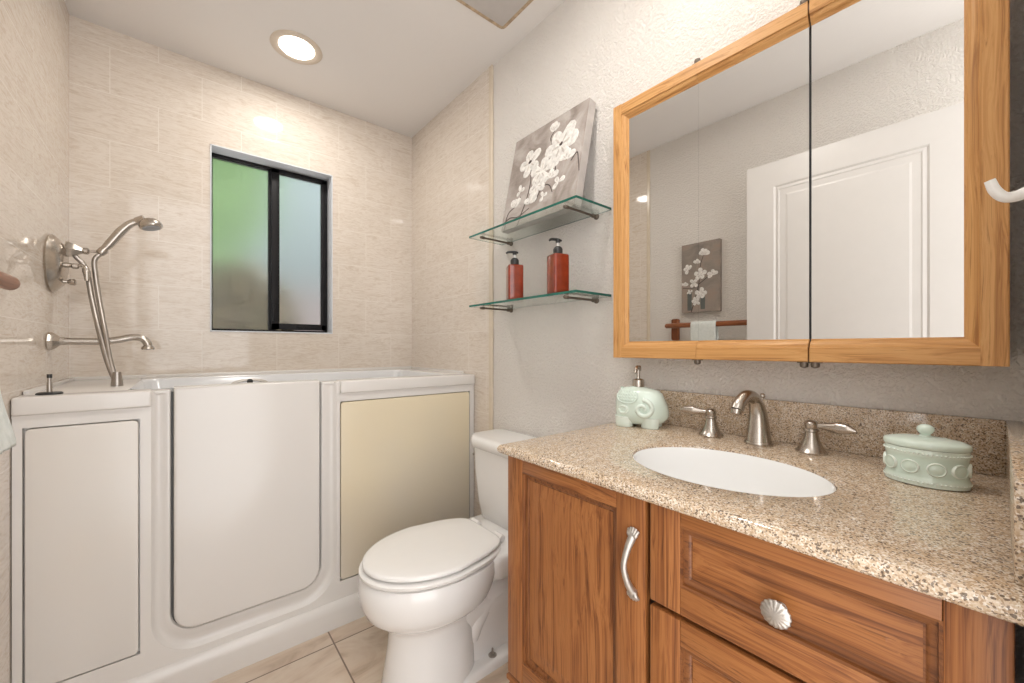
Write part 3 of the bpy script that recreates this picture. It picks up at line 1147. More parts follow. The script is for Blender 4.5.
def bottle(x, y, rot, label, sc=1.0):
    t = thing('pump_bottle', label, 'bottle', (x, y, SZ_LO + 0.0005), 'amber pump bottles on the glass shelf')
    t.rotation_euler = (0, 0, rot)
    t.scale = (sc, sc, sc)

    def P(name, bm, m, sm=40):
        o = link(name, bm, m, None, sm)
        o.parent = t
        return o
    bm = nb()
    rings = []
    h, w = 0.136, 0.030
    for z, k in ((0, 0.92), (0.003, 1.0), (0.02, 1.0), (h - 0.006, 1.0), (h - 0.002, 0.97), (h, 0.90)):
        rings.append([(px, py, z) for px, py in rrect(-w * k, w * k, -w * k, w * k, 0.008, 4)])
    loft(bm, rings)
    lathe(bm, [(h - 0.002, 0.016), (h + 0.004, 0.013), (h + 0.006, 0.012)], (0, 0, 0), (0, 0, 1), 18)
    b = P('bottle_body', bm, M['amber'])
    # a few pale printed lines on the two faces towards the room
    bm = nb()
    for fx in (0,):
        for (zz, ww) in ((0.098, 0.006), (0.092, 0.010), (0.076, 0.012), (0.070, 0.009)):
            if fx:
                box(bm, (-w - 0.0006, -ww, zz - 0.0012), (-w + 0.0006, ww, zz + 0.0012))
            else:
                box(bm, (-ww, -w - 0.0006, zz - 0.0012), (ww, -w + 0.0006, zz + 0.0012))
    lb = link('print', bm, plain('faded_print', (0.42, 0.16, 0.11), 0.4), None, None)
    lb.parent = b
    bm = nb()
    lathe(bm, [(h + 0.003, 0.0145), (h + 0.004, 0.0165), (h + 0.020, 0.0165), (h + 0.026, 0.013), (h + 0.030, 0.007)], (0, 0, 0), (0, 0, 1), 20)
    P('pump_collar', bm, M['black'])
    bm = nb()
    lathe(bm, [(h + 0.028, 0.0045), (h + 0.044, 0.0045)], (0, 0, 0), (0, 0, 1), 12, mi=1)
    lathe(bm, [(h + 0.042, 0.007), (h + 0.050, 0.0085), (h + 0.055, 0.008), (h + 0.056, 0.003)], (0, 0, 0), (0, 0, 1), 14)
    tube(bm, [(-0.014, 0, h + 0.051), (0, 0, h + 0.053), (0.025, 0, h + 0.052), (0.034, 0, h + 0.047)], [0.0035, 0.005, 0.0045, 0.0035], 10, 5)
    P('pump_head', bm, [M['black'], M['white_paint']])
    return t


bottle(1.004, 1.200, math.radians(152), 'smaller-looking amber pump bottle, farther along the lower glass shelf from the mirror')
bottle(1.004, 0.966, math.radians(165), 'amber pump bottle on the lower glass shelf nearer the mirror cabinet')

# ------------------------------------------------------------------ mirror cabinet
MX0 = 1.042                                  # front of the wooden frame
my0, my1, mz0, mz1 = -0.0155, 0.764, 1.0885, 1.871
FW = 0.050
mc = thing('mirror_cabinet', 'honey oak framed triple mirror cabinet hung above the sink', 'mirror cabinet', (XR, 0.375, mz0))
bm = nb()
box(bm, (MX0 + 0.021, my0 + 0.006, mz0 + 0.006), (XR - 0.001, my1 - 0.006, mz1 - 0.006), 0.002)
for f in bm.faces:
    if f.normal.x < -0.9:
        f.material_index = 1  # black here paints in the shade seen through the door joints
o = part('cabinet_box', bm, [M['oak'], M['black']], mc, 40)
set_grain(o, lambda c: (c.y + c.z, c.x, c.z * 0.1))


def rail(bm, u0, u1, v0, v1, miter0, miter1, edge, flip):
    """frame member along its length with an ogee on its inner side.
    horizontal when edge is 'top' or 'bottom'; miter: how far each end is cut back at the inner side"""
    prof = [(0.0, 0.018), (0.0, 0.002), (0.002, 0.0), (0.031, 0.0), (0.0325, 0.0035), (0.0345, 0.004), (0.038, 0.0045), (0.042, 0.0075), (0.045, 0.0115), (0.0455, 0.0125), (FW, 0.0135), (FW, 0.018)]
    rings = []
    for k in (0, 1):
        ring = []
        for w, d in prof:
            if edge == 'bottom':
                m_ = max(w, 0.031)
                y = (u0 + miter0 * m_) if k == 0 else (u1 - miter1 * m_)
                ring.append((MX0 + d, y, v0 + w))
            elif edge == 'top':
                m_ = max(w, 0.031)
                y = (u0 + miter0 * m_) if k == 0 else (u1 - miter1 * m_)
                ring.append((MX0 + d, y, v1 - w))
            elif edge == 'left':          # high y side
                m_ = w if w > 0.0315 else 0.0
                z = (v0 + miter0 * m_) if k == 0 else (v1 - miter1 * m_)
                ring.append((MX0 + d, u1 - w, z))
            else:
                m_ = w if w > 0.0315 else 0.0
                z = (v0 + miter0 * m_) if k == 0 else (v1 - miter1 * m_)
                ring.append((MX0 + d, u0 + w, z))
        rings.append(ring)
    loft(bm, rings)


seams = [my0, 0.2565, 0.5015, my1]
for i in range(3):
    a, b = seams[i] + (0, 0.0016, 0.0004)[i], seams[i + 1] - (0.0016, 0.0004, 0)[i]
    first, last = i == 0, i == 2
    ya = a + (FW - 0.004 if first else (-0.0003 if last else 0.0006))
    yb = b - (FW - 0.004 if last else (0.0006 if first else -0.0003))
    bm = nb()
    box(bm, (XM, ya, mz0 + FW - 0.004), (XM + 0.004, yb, mz1 - FW + 0.004))
    dr = part('mirror_door', bm, M['mirror'], mc, None)
    for q, edge in enumerate(('bottom', 'top')):
        bm = nb()
        rail(bm, a, b, mz0, mz1, 1 if first else 0, 1 if last else 0, edge, 0)
        s_ = sub('rail', bm, M['oak'], dr, 30)
        set_grain(s_, lambda c: (c.y + i * 1.7 + q * 0.8, c.x, c.z))
    if first or last:
        bm = nb()
        rail(bm, a, b, mz0, mz1, 1, 1, 'right' if first else 'left', 0)
        s_ = sub('stile', bm, M['oak'], dr, 30)
        set_grain(s_, lambda c: (c.z + i * 3.4, c.x, c.y))
# knife hinges above and below the door joints
for yy, two in ((0.5015, False), (0.2565, True)):
    for top in (False, True):
        zz = mz1 if top else mz0
        s = 1 if top else -1
        bm = nb()
        for dy in ((-0.010, 0.010) if two else (0.0,)):
            lathe(bm, [(-0.001, 0.0065), (0.005, 0.0085), (0.011, 0.0075), (0.0135, 0.002)], (MX0 + 0.009, yy + dy, zz), (0, 0, s), 12)
            box(bm, (MX0 + 0.003, yy + dy - 0.012, zz - 0.0005 if top else zz - 0.0025), (MX0 + 0.016, yy + dy + 0.012, zz + 0.0025 if top else zz + 0.0005), 0.001)
        part('hinge', bm, M['bronze'], mc, 40)

# ------------------------------------------------------------------ vanity, worktop, sink, tap
CX = 0.600                                   # front plane of doors
VY0, VY1 = -0.013, 0.743
vc = thing('vanity_cabinet', 'stained oak vanity cabinet with one door and drawers under the granite top', 'cabinet', (0.87, 0.365, 0))
bm = nb()
ya, yb, xa, xb, th = VY0 + 0.004, VY1 - 0.002, CX + 0.021, XR - 0.002, 0.018
rings = [[(x, y, z) for x, y in p] for p, z in (
    ([(xa, ya), (xb, ya), (xb, yb), (xa, yb)], 0.0), ([(xa, ya), (xb, ya), (xb, yb), (xa, yb)], 0.8655),
    ([(xa + th, ya + th), (xb - th, ya + th), (xb - th, yb - th), (xa + th, yb - th)], 0.8655),
    ([(xa + th, ya + th), (xb - th, ya + th), (xb - th, yb - th), (xa + th, yb - th)], 0.12))]
loft(bm, rings)
bm.normal_update()
bm.faces.ensure_lookup_table()
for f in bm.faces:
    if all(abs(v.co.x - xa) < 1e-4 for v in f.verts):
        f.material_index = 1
o = part('carcass', bm, [M['cab_oak'], plain('face_frame_gap_shade', (0.022, 0.015, 0.011), 0.7)], vc, 40)  # near-black front paints in the shade of the gaps between door and drawers
set_grain(o, lambda c: (c.z, c.x, c.y))
bm = nb()
rings = []
for k, zz in ((0.0, 0.338), (0.006, 0.336), (0.012, 0.328), (0.012, 0.318), (0.006, 0.312), (0.009, 0.30), (0.010, 0.285), (0.002, 0.282), (-0.03, 0.282)):
    rings.append([(CX + 0.018 - k, VY0 + 0.004, zz), (CX + 0.018 - k, VY1 + k, zz), (XR - 0.003, VY1 + k, zz)])
loft(bm, rings, closed=False)
o = part('base_moulding', bm, M['cab_oak'], vc, 40)
set_grain(o, lambda c: (c.y, c.x, c.z))


def pbox(bm, y0, y1, z0, z1, x0, x1, b=0.0):
    box(bm, (x0, y0, z0), (x1, y1, z1), b)


def panel_front(name, y0, y1, z0, z1, sl, sr, rt, rb, vertical, seed):
    """framed front: two stiles, two rails and a recessed panel behind a stepped moulding. sl: stile on the high-y side"""
    depth = 0.020
    a0, a1, b0, b1 = y0 + sr - 0.001, y1 - sl + 0.001, z0 + rb - 0.001, z1 - rt + 0.001
    bm = nb()
    d = 0.015
    rings = []
    for e, h in ((d, 0.0115), (d + 0.028, 0.0085), (d + 0.030, 0.008)):
        rings.append([(CX + h, y, z) for y, z in ((a0 + e, b0 + e), (a1 - e, b0 + e), (a1 - e, b1 - e), (a0 + e, b1 - e))])
    loft(bm, rings, cap=(False, True))
    root = part(name, bm, M['cab_oak'], vc, 10)
    set_grain(root, (lambda c: (c.z + seed * 3, c.x, c.y)) if vertical else (lambda c: (c.y + seed * 3, c.x, c.z)))
    for q, (p0, p1) in enumerate(((y1 - sl, y1), (y0, y0 + sr))):
        bm = nb()
        pbox(bm, p0, p1, z0, z1, CX, CX + depth, 0.002)
        s = sub('stile', bm, M['cab_oak'], root, 40)
        set_grain(s, lambda c: (c.z + seed + q * 0.7, c.x + seed, c.y + q * 0.3))
    for q, (p0, p1) in enumerate(((z1 - rt, z1), (z0, z0 + rb))):
        bm = nb()
        pbox(bm, y0 + sr + 0.0003, y1 - sl - 0.0003, p0, p1, CX + 0.0004, CX + depth, 0.0015)
        s = sub('rail', bm, M['cab_oak'], root, 40)
        set_grain(s, lambda c: (c.y + seed * 2 + q * 0.9, c.x, c.z + seed))
    bm = nb()
    a0, a1, b0, b1 = y0 + sr - 0.001, y1 - sl + 0.001, z0 + rb - 0.001, z1 - rt + 0.001
    rings = []
    for d, h in ((0, 0.001), (0.004, 0.002), (0.005, 0.0065), (0.010, 0.0075), (0.014, 0.011), (0.016, 0.011)):
        rings.append([(CX + h, y, z) for y, z in ((a0 + d, b0 + d), (a1 - d, b0 + d), (a1 - d, b1 - d), (a0 + d, b1 - d))])
    loft(bm, rings, cap=(False, False))
    s = sub('panel_moulding', bm, M['stain_shade_oak'], root, 30)
    set_grain(s, (lambda c: (c.z, c.x, c.y)) if vertical else (lambda c: (c.y, c.x, c.z)))
    return root


ZT = 0.8655
vdoor = panel_front('door', 0.3750, VY1, 0.345, ZT, 0.052, 0.058, 0.034, 0.05, True, 1.3)
vd1 = panel_front('drawer', VY0 + 0.001, 0.3660, 0.701, ZT, 0.052, 0.046, 0.027, 0.045, False, 2.9)
vd2 = panel_front('drawer', VY0 + 0.001, 0.3660, 0.345, 0.692, 0.052, 0.046, 0.040, 0.05, False, 5.1)
# bow handle with fluted shell ends
bm = nb()
HY = 0.395
zt, zb = 0.811, 0.687
tube(bm, [(CX - 0.004, HY, zt - 0.012), (CX - 0.017, HY + 0.003, zt - 0.034), (CX - 0.023, HY + 0.006, (zt + zb) / 2), (CX - 0.017, HY + 0.003, zb + 0.034), (CX - 0.004, HY, zb + 0.012)],
     [0.0075, 0.0058, 0.0050, 0.0058, 0.0075], 12, 8)
for zz, s in ((zt, -1), (zb, 1)):
    for q in range(-2, 3):
        a = q * 0.33
        tube(bm, [(CX - 0.004, HY, zz + s * 0.020), (CX - 0.0075, HY + math.sin(a) * 0.010, zz + s * 0.020 - s * math.cos(a) * 0.011), (CX - 0.003, HY + math.sin(a) * 0.016, zz + s * 0.020 - s * math.cos(a) * 0.020)],
             [0.0035, 0.0042, 0.0022], 8, 4)
sub('handle', bm, M['pewter'], vdoor, 50)


def shell_knob(parent, y, z):
    bm = nb()
    lathe(bm, [(0, 0.008), (0.004, 0.006), (0.013, 0.006), (0.016, 0.010)], (CX + 0.0085, y, z), (-1, 0, 0), 16)
    n = 64
    rings = []
    for h, r in ((0.016, 0.010), (0.017, 0.0165), (0.0195, 0.0178), (0.0215, 0.0165), (0.0235, 0.010), (0.024, 0.003)):
        rg = []
        for i in range(n):
            t = 2 * PI * i / n
            k = 1 + 0.02 * math.cos(16 * t)
            rg.append((CX + 0.0085 - h - 0.0003 * math.cos(16 * t) * (r > 0.004), y + r * k * math.cos(t), z + r * k * math.sin(t)))
        rings.append(rg)
    loft(bm, rings)
    sub('knob', bm, M['pewter'], parent, 60)


shell_knob(vd1, 0.180, 0.7765)
shell_knob(vd2, 0.184, 0.52)

# granite worktop with an oval hole
ZC = 0.888
SK = (0.818, 0.343)
SA, SB = 0.141, 0.1775
wt = thing('granite_worktop', 'speckled tan granite worktop with splashbacks on the oak vanity', 'worktop', (0.86, 0.37, ZC))
gx0, gx1, gy0, gy1 = 0.582, XR - 0.001, -0.0325, 0.762
bm = nb()
n = 64
inner = [(SK[0] + SA * math.cos(2 * PI * i / n), SK[1] + SB * math.sin(2 * PI * i / n)) for i in range(n)]


def outer_at(ins, r=0.012):
    # a ray from the bowl's centre to the worktop's edge, for every point of the hole
    out = []
    for i in range(n):
        t = 2 * PI * i / n
        c_, s_ = math.cos(t), math.sin(t)
        k = 1e9
        if c_ > 1e-9:
            k = min(k, (gx1 - SK[0]) / c_)
        if c_ < -1e-9:
            k = min(k, (gx0 + ins - SK[0]) / c_)
        if s_ > 1e-9:
            k = min(k, (gy1 - ins - SK[1]) / s_)
        if s_ < -1e-9:
            k = min(k, (gy0 - SK[1]) / s_)
        out.append((SK[0] + c_ * k, SK[1] + s_ * k))
    for c in ((gx1, gy0), (gx0 + ins, gy0), (gx0 + ins, gy1 - ins), (gx1, gy1 - ins)):
        j = min(range(n), key=lambda i: (out[i][0] - c[0]) ** 2 + (out[i][1] - c[1]) ** 2)
        out[j] = c
    return out


TK = 0.022
rings = [[(x, y, ZC - TK) for x, y in inner], [(x, y, ZC - 0.004) for x, y in inner], [(SK[0] + (x - SK[0]) * 1.006, SK[1] + (y - SK[1]) * 1.006, ZC - 0.001) for x, y in inner],
         [(SK[0] + (x - SK[0]) * 1.022, SK[1] + (y - SK[1]) * 1.022, ZC) for x, y in inner]]
for ins, dz in ((0.012, 0.0), (0.007, -0.0010), (0.003, -0.004), (0.0, -0.010), (0.001, -0.016), (0.004, -0.0205), (0.009, -TK)):
    rings.append([(x, y, ZC + dz) for x, y in outer_at(ins)])
loft(bm, rings, cap=(False, False))
bot = [(x, y, ZC - TK) for x, y in outer_at(0.009)]
loft(bm, [bot, [(x, y, ZC - TK) for x, y in inner]], cap=(False, False))
part('slab', bm, M['granite'], wt, 40)
bm = nb()
box(bm, (XR - 0.021, -0.0125, ZC), (XR - 0.001, 0.742, ZC + 0.101), 0.0025, 2)
part('backsplash', bm, M['granite'], wt, 40)
bm = nb()
box(bm, (0.628, -0.0325, ZC), (XR - 0.001, -0.0120, ZC + 0.101), 0.0025, 2)
part('side_splash', bm, M['granite'], wt, 40)

sink = thing('sink', 'white oval undermount sink set in the granite worktop', 'sink', (SK[0], SK[1], ZC - 0.16))
bm = nb()
rings = []
for k, dz in ((1.06, -0.0225), (1.06, -0.030), (0.997, -0.0295), (0.995, -0.005), (0.985, -0.0045), (0.978, -0.010), (0.965, -0.05), (0.92, -0.10), (0.78, -0.138), (0.5, -0.155), (0.16, -0.160), (0.13, -0.162)):
    rings.append([(SK[0] + SA * k * math.cos(2 * PI * i / n), SK[1] + SB * k * math.sin(2 * PI * i / n), ZC + dz) for i in range(n)])
loft(bm, rings, cap=(False, True))
part('bowl', bm, M['sink_white'], sink, 60)
bm = nb()
lathe(bm, [(0, 0.024), (0.003, 0.024), (0.005, 0.018), (0.003, 0.012), (0.003, 0.001)], (SK[0], SK[1], ZC - 0.163), (0, 0, 1), 24)
part('drain', bm, M['nickel'], sink, 40)

fc = thing('faucet', 'brushed nickel widespread faucet with two lever handles behind the sink', 'faucet', (1.07, 0.368, ZC))
FX, FY = 1.070, 0.363
bm = nb()
lathe(bm, [(0, 0.030), (0.004, 0.031), (0.008, 0.029)], (FX, FY, ZC), (0, 0, 1), 28)
tube(bm, [(FX, FY, ZC + 0.004), (FX + 0.001, FY, ZC + 0.045), (FX - 0.003, FY + 0.001, ZC + 0.082), (FX - 0.020, FY + 0.004, ZC + 0.110), (FX - 0.050, FY + 0.008, ZC + 0.118), (FX - 0.078, FY + 0.012, ZC + 0.105), (FX - 0.090, FY + 0.014, ZC + 0.088)],
     [0.0275, 0.0225, 0.0180, 0.0150, 0.0138, 0.0135, 0.0145], 20, 8)
lathe(bm, [(0, 0.012), (0.010, 0.011)], (FX - 0.0905, FY + 0.014, ZC + 0.089), (-0.35, 0.05, -1), 16)
part('spout', bm, M['nickel'], fc, 50)
bm = nb()
tube(bm, [(FX + 0.018, FY, ZC + 0.09), (FX + 0.026, FY, ZC + 0.112)], 0.003, 8, 2)
lathe(bm, [(0, 0.004), (0.004, 0.006), (0.010, 0.005), (0.012, 0.002)], (FX + 0.026, FY, ZC + 0.108), (0.2, 0, 1), 12)
part('lift_rod', bm, M['nickel'], fc, 50)
for hy, s in ((0.475, 1), (0.258, -1)):
    hx = 1.070
    bm = nb()
    lathe(bm, [(0, 0.029), (0.004, 0.030), (0.007, 0.027), (0.015, 0.021), (0.028, 0.0155), (0.040, 0.0125), (0.046, 0.0120), (0.048, 0.0145), (0.052, 0.0145), (0.054, 0.011), (0.058, 0.0125), (0.066, 0.0130), (0.071, 0.009), (0.0725, 0.003)], (hx, hy, ZC), (0, 0, 1), 8 if False else 24)
    hb = part('handle', bm, M['nickel'], fc, 40)
    bm = nb()
    tube(bm, [(hx, hy + s * 0.006, ZC + 0.060), (hx - 0.002, hy + s * 0.022, ZC + 0.061), (hx - 0.006, hy + s * 0.045, ZC + 0.062), (hx - 0.010, hy + s * 0.064, ZC + 0.062), (hx - 0.013, hy + s * 0.078, ZC + 0.060)],
         [0.0055, 0.0065, 0.0125, 0.0105, 0.003], 14, 8, flat=(0.75, 1.0))
    sub('lever', bm, M['nickel'], hb, 60)

# ------------------------------------------------------------------ things on the worktop
jx, jy = 0.984, 0.076
ANG = math.radians(0)
JA, JB = 0.041, 0.0525                         # half depth (x), half length (y)
jar = thing('lidded_jar', 'oval pale green ceramic jar with a knobbed lid on the worktop', 'jar', (jx, jy, ZC))


def oval(k, z, n=56, add=0.0):
    return [(jx + (JA * k + add) * math.cos(2 * PI * i / n), jy + (JB * k + add) * math.sin(2 * PI * i / n), z) for i in range(n)]


bm = nb()
loft(bm, [oval(0.90, ZC), oval(0.985, ZC + 0.002), oval(1.0, ZC + 0.006), oval(1.0, ZC + 0.012), oval(0.97, ZC + 0.015), oval(0.955, ZC + 0.018), oval(0.955, ZC + 0.046), oval(0.97, ZC + 0.049), oval(0.985, ZC + 0.052), oval(0.985, ZC + 0.060), oval(0.97, ZC + 0.062)])


def relief(a, z, rx, rz, h=0.004):
    """a low boss on the side of the jar"""
    c, s = math.cos(a), math.sin(a)
    p = Vector((jx + JA * 0.955 * c, jy + JB * 0.955 * s, z))
    nrm_ = Vector((c / JA, s / JB, 0)).normalized()
    tan = Vector((-nrm_.y, nrm_.x, 0))
    rings = []
    for k, hh in ((1.0, -0.002), (1.0, h * 0.5), (0.9, h * 0.95), (0.8, h * 0.7), (0.68, h * 0.75), (0.4, h * 1.1), (0.05, h * 1.2)):
        rings.append([p + nrm_ * hh + tan * math.cos(t) * rx * k + Vector((0, 0, math.sin(t) * rz * k)) for t in [2 * PI * i / 18 for i in range(18)]])
    loft(bm, rings)


for i in range(10):
    relief(2 * PI * (i + 0.5) / 10, ZC + 0.032, 0.0120, 0.0115, 0.0026)
for i in range(60):
    a = 2 * PI * i / 60
    for zz in (ZC + 0.0085, ZC + 0.0555):
        bmesh.ops.create_icosphere(bm, subdivisions=1, radius=0.0019, matrix=Matrix.Translation((jx + JA * 0.99 * math.cos(a), jy + JB * 0.99 * math.sin(a), zz)))
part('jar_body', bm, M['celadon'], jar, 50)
bm = nb()
loft(bm, [oval(0.95, ZC + 0.0625), oval(1.0, ZC + 0.063), oval(1.02, ZC + 0.0655), oval(1.02, ZC + 0.070), oval(0.985, ZC + 0.073), oval(0.80, ZC + 0.0765), oval(0.5, ZC + 0.079), oval(0.1, ZC + 0.080)])
lathe(bm, [(0.080, 0.009), (0.083, 0.006), (0.086, 0.009), (0.091, 0.0115), (0.096, 0.0105), (0.0995, 0.006), (0.1005, 0.001)], (jx, jy, ZC), (0, 0, 1), 20)
part('jar_lid', bm, M['celadon_pale'], jar, 50)

# elephant shaped soap dispenser: body, trunk curl, blanket, stub legs
dx, dy = 1.048, 0.668
dsp = thing('soap_dispenser', 'pale green ceramic elephant soap dispenser with a metal pump at the worktop corner', 'soap dispenser', (dx, dy, ZC))
AL = Vector((0.34, -0.94, 0)).normalized()     # tail to head
AC = Vector((-AL.y, AL.x, 0))
if AC.x > 0:
    AC = -AC                                   # flank that faces the room


def E(u, w, z):
    return Vector((dx, dy, ZC)) + AL * u + AC * w + Vector((0, 0, z))


bm = nb()
rings = []
# sections along the body: (u, half width, z low, z high)
secs = [(-0.072, 0.006, 0.040, 0.076), (-0.070, 0.020, 0.022, 0.090), (-0.062, 0.034, 0.010, 0.104), (-0.045, 0.044, 0.005, 0.114), (-0.020, 0.049, 0.004, 0.118), (0.008, 0.049, 0.004, 0.116),
        (0.030, 0.047, 0.004, 0.111), (0.048, 0.042, 0.006, 0.106), (0.058, 0.036, 0.010, 0.098), (0.067, 0.028, 0.018, 0.078), (0.074, 0.018, 0.026, 0.062), (0.077, 0.005, 0.034, 0.050)]
for u, hw, z0, z1 in secs:
    rings.append([E(u, hw * (abs(math.cos(t)) ** 0.72) * (1 if math.cos(t) > 0 else -1), (z0 + z1) / 2 + (z1 - z0) / 2 * (abs(math.sin(t)) ** 0.72) * (1 if math.sin(t) > 0 else -1)) for t in [2 * PI * i / 32 for i in range(32)]])
loft(bm, rings)
for u in (-0.044, 0.030):
    for w in (-0.024, 0.024):
        lathe(bm, [(0, 0.019), (0.002, 0.0205), (0.010, 0.0205), (0.03, 0.022)], E(u, w, 0), (0, 0, 1), 18, sc=(1.3, 1))


def skin(u, z):
    for (a, b) in zip(secs[:-1], secs[1:]):
        if a[0] <= u <= b[0]:
            k = (u - a[0]) / (b[0] - a[0])
            hw, z0, z1 = (a[i] + (b[i] - a[i]) * k for i in (1, 2, 3))
            q = max(-1, min(1, (z - (z0 + z1) / 2) / ((z1 - z0) / 2)))
            s_ = abs(q) ** (1 / 0.72)
            return hw * (max(0, 1 - s_ * s_) ** 0.5) ** 0.72
    return 0.02


# big curled ear in relief, running over into the brow
cur = []
for i in range(26):
    t = i / 25
    a = -0.6 + t * 2 * PI * 1.35
    r = 0.004 + 0.023 * t
    u, z = 0.016 + r * math.cos(a) * 1.05, 0.056 + r * math.sin(a)
    cur.append(E(u, skin(u, z) + 0.0015, z))
tube(bm, cur, [0.004, 0.0055, 0.007, 0.0065], 10, 3)
crv = []
for u, z in ((-0.056, 0.052), (-0.048, 0.042), (-0.034, 0.044), (-0.030, 0.056), (-0.040, 0.062), (-0.054, 0.058)):
    crv.append(E(u, skin(u, z) + 0.001, z))
tube(bm, crv, [0.002, 0.0045, 0.005, 0.0045, 0.002], 10, 6)
for q in ((-0.064, 0.062), (-0.056, 0.056), (-0.040, 0.052), (-0.022, 0.054)):
    pass
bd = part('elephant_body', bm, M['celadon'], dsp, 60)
# embossed blanket on the back
bm = nb()
B_ = []
for i in range(9):
    u = -0.060 + 0.058 * i / 8
    row = []
    for j in range(9):
        z = 0.076 + 0.038 * j / 8 - 0.010 * ((u + 0.031) / 0.031) ** 2 * 0 + 0.006 * ((u + 0.031) / 0.03) ** 2 * (1 - j / 8)
        zmax = [s for s in secs if s[0] >= u][0][3] - 0.001
        z = min(z, zmax)
        row.append(E(u, skin(u, z) + 0.0018, z + 0.0008))
    B_.append(row)
loft(bm, B_, closed=False)
for i in range(7):
    u = -0.056 + 0.050 * i / 6
    for j in range(4):
        z = 0.080 + 0.008 * j
        if z < [s for s in secs if s[0] >= u][0][3] - 0.006:
            bmesh.ops.create_icosphere(bm, subdivisions=1, radius=0.0026, matrix=Matrix.Translation(E(u, skin(u, z) + 0.002, z)))
edge = [E(u, skin(u, z) + 0.002, z) for u, z in ((-0.062, 0.094), (-0.058, 0.080), (-0.045, 0.073), (-0.028, 0.071), (-0.012, 0.074), (-0.003, 0.084), (-0.002, 0.100))]
tube(bm, edge, 0.0026, 8, 5)
sub('embossed_blanket', bm, M['celadon_pale'], bd, 60)
bm = nb()
PU = -0.008
pb = E(PU, 0, 0.112)
lathe(bm, [(0, 0.017), (0.003, 0.0175), (0.024, 0.0165), (0.026, 0.0135), (0.028, 0.007)], pb, (0, 0, 1), 24)
lathe(bm, [(0.026, 0.005), (0.050, 0.005), (0.052, 0.008), (0.062, 0.0085), (0.066, 0.0065), (0.067, 0.002)], pb, (0, 0, 1), 16)
tube(bm, [pb + Vector((0, 0, 0.058)), pb + AC * 0.016 + Vector((0, 0, 0.061)), pb + AC * 0.034 + Vector((0, 0, 0.056)), pb + AC * 0.040 + Vector((0, 0, 0.046))], [0.0065, 0.0055, 0.0045, 0.004], 12, 6)
part('pump', bm, M['nickel'], dsp, 50)

# ------------------------------------------------------------------ toilet
TY = 1.232
toi = thing('toilet', 'white two-piece toilet with its lid closed between tub and vanity', 'toilet', (0.75, TY, 0))


def egg(xf, xb, hw, z, n=64, sq=2.6, wide=0.52, taper=0.0):
    """outline with a round front at xf (low x) and a squarer, narrower back at xb"""
    out = []
    xm_ = xf + (xb - xf) * wide
    for i in range(n):
        t = 2 * PI * i / n
        c, s = math.cos(t), math.sin(t)
        if c < 0:
            x = xm_ + (xm_ - xf) * c
            y = hw * s
        else:
            e = 2 / sq
            x = xm_ + (xb - xm_) * (abs(c) ** e)
            y = hw * (abs(s) ** e) * (1 if s > 0 else -1)
            y *= 1 - taper * ((x - xm_) / (xb - xm_)) ** 1.6
        out.append((x, TY + y, z))
    return out


bm = nb()
# front column and bowl
loft(bm, [egg(0.492, 0.80, 0.128, 0.0), egg(0.488, 0.80, 0.130, 0.004), egg(0.490, 0.80, 0.128, 0.03), egg(0.500, 0.80, 0.118, 0.09), egg(0.510, 0.80, 0.110, 0.16), egg(0.512, 0.80, 0.108, 0.205),
          egg(0.506, 0.80, 0.112, 0.228), egg(0.490, 0.81, 0.128, 0.242), egg(0.462, 0.83, 0.152, 0.258), egg(0.438, 0.85, 0.172, 0.282), egg(0.424, 0.865, 0.182, 0.315), egg(0.418, 0.875, 0.187, 0.352), egg(0.420, 0.88, 0.186, 0.385),
          egg(0.426, 0.88, 0.182, 0.398), egg(0.440, 0.87, 0.170, 0.402)])
# trapway: the narrow body behind the column, with its S bulge
for (x0, x1, hw, zz0, zz1) in ((0.76, 1.02, 0.085, 0.03, 0.30),):
    rings = []
    for k, z in ((1.15, 0.0), (1.0, 0.03), (0.9, 0.08), (0.95, 0.14), (1.15, 0.19), (1.2, 0.23), (1.0, 0.27), (1.0, 0.33), (1.25, 0.40)):
        rings.append([(x, TY + y, z) for x, y in rrect(x0 - 0.1, x1, -hw * k, hw * k, 0.05, 6)])
    loft(bm, rings)
tube(bm, [(0.78, TY - 0.050, 0.10), (0.80, TY - 0.055, 0.17), (0.86, TY - 0.057, 0.24), (0.93, TY - 0.055, 0.23), (0.975, TY - 0.050, 0.15), (0.98, TY - 0.048, 0.04)], [0.034, 0.044, 0.047, 0.045, 0.040, 0.034], 14, 6)
tube(bm, [(0.78, TY + 0.050, 0.10), (0.80, TY + 0.055, 0.17), (0.86, TY + 0.057, 0.24), (0.93, TY + 0.055, 0.23), (0.975, TY + 0.050, 0.15), (0.98, TY + 0.048, 0.04)], [0.034, 0.044, 0.047, 0.045, 0.040, 0.034], 14, 6)
# floor flange
rings = []
for k, z in ((0.0, 0.0), (0.0, 0.02), (0.004, 0.028), (0.014, 0.032)):
    rings.append([(x, TY + y, z) for x, y in rrect(0.66 + k, 1.05 - k, -0.128 + k, 0.128 - k, 0.05, 6)])
loft(bm, rings)
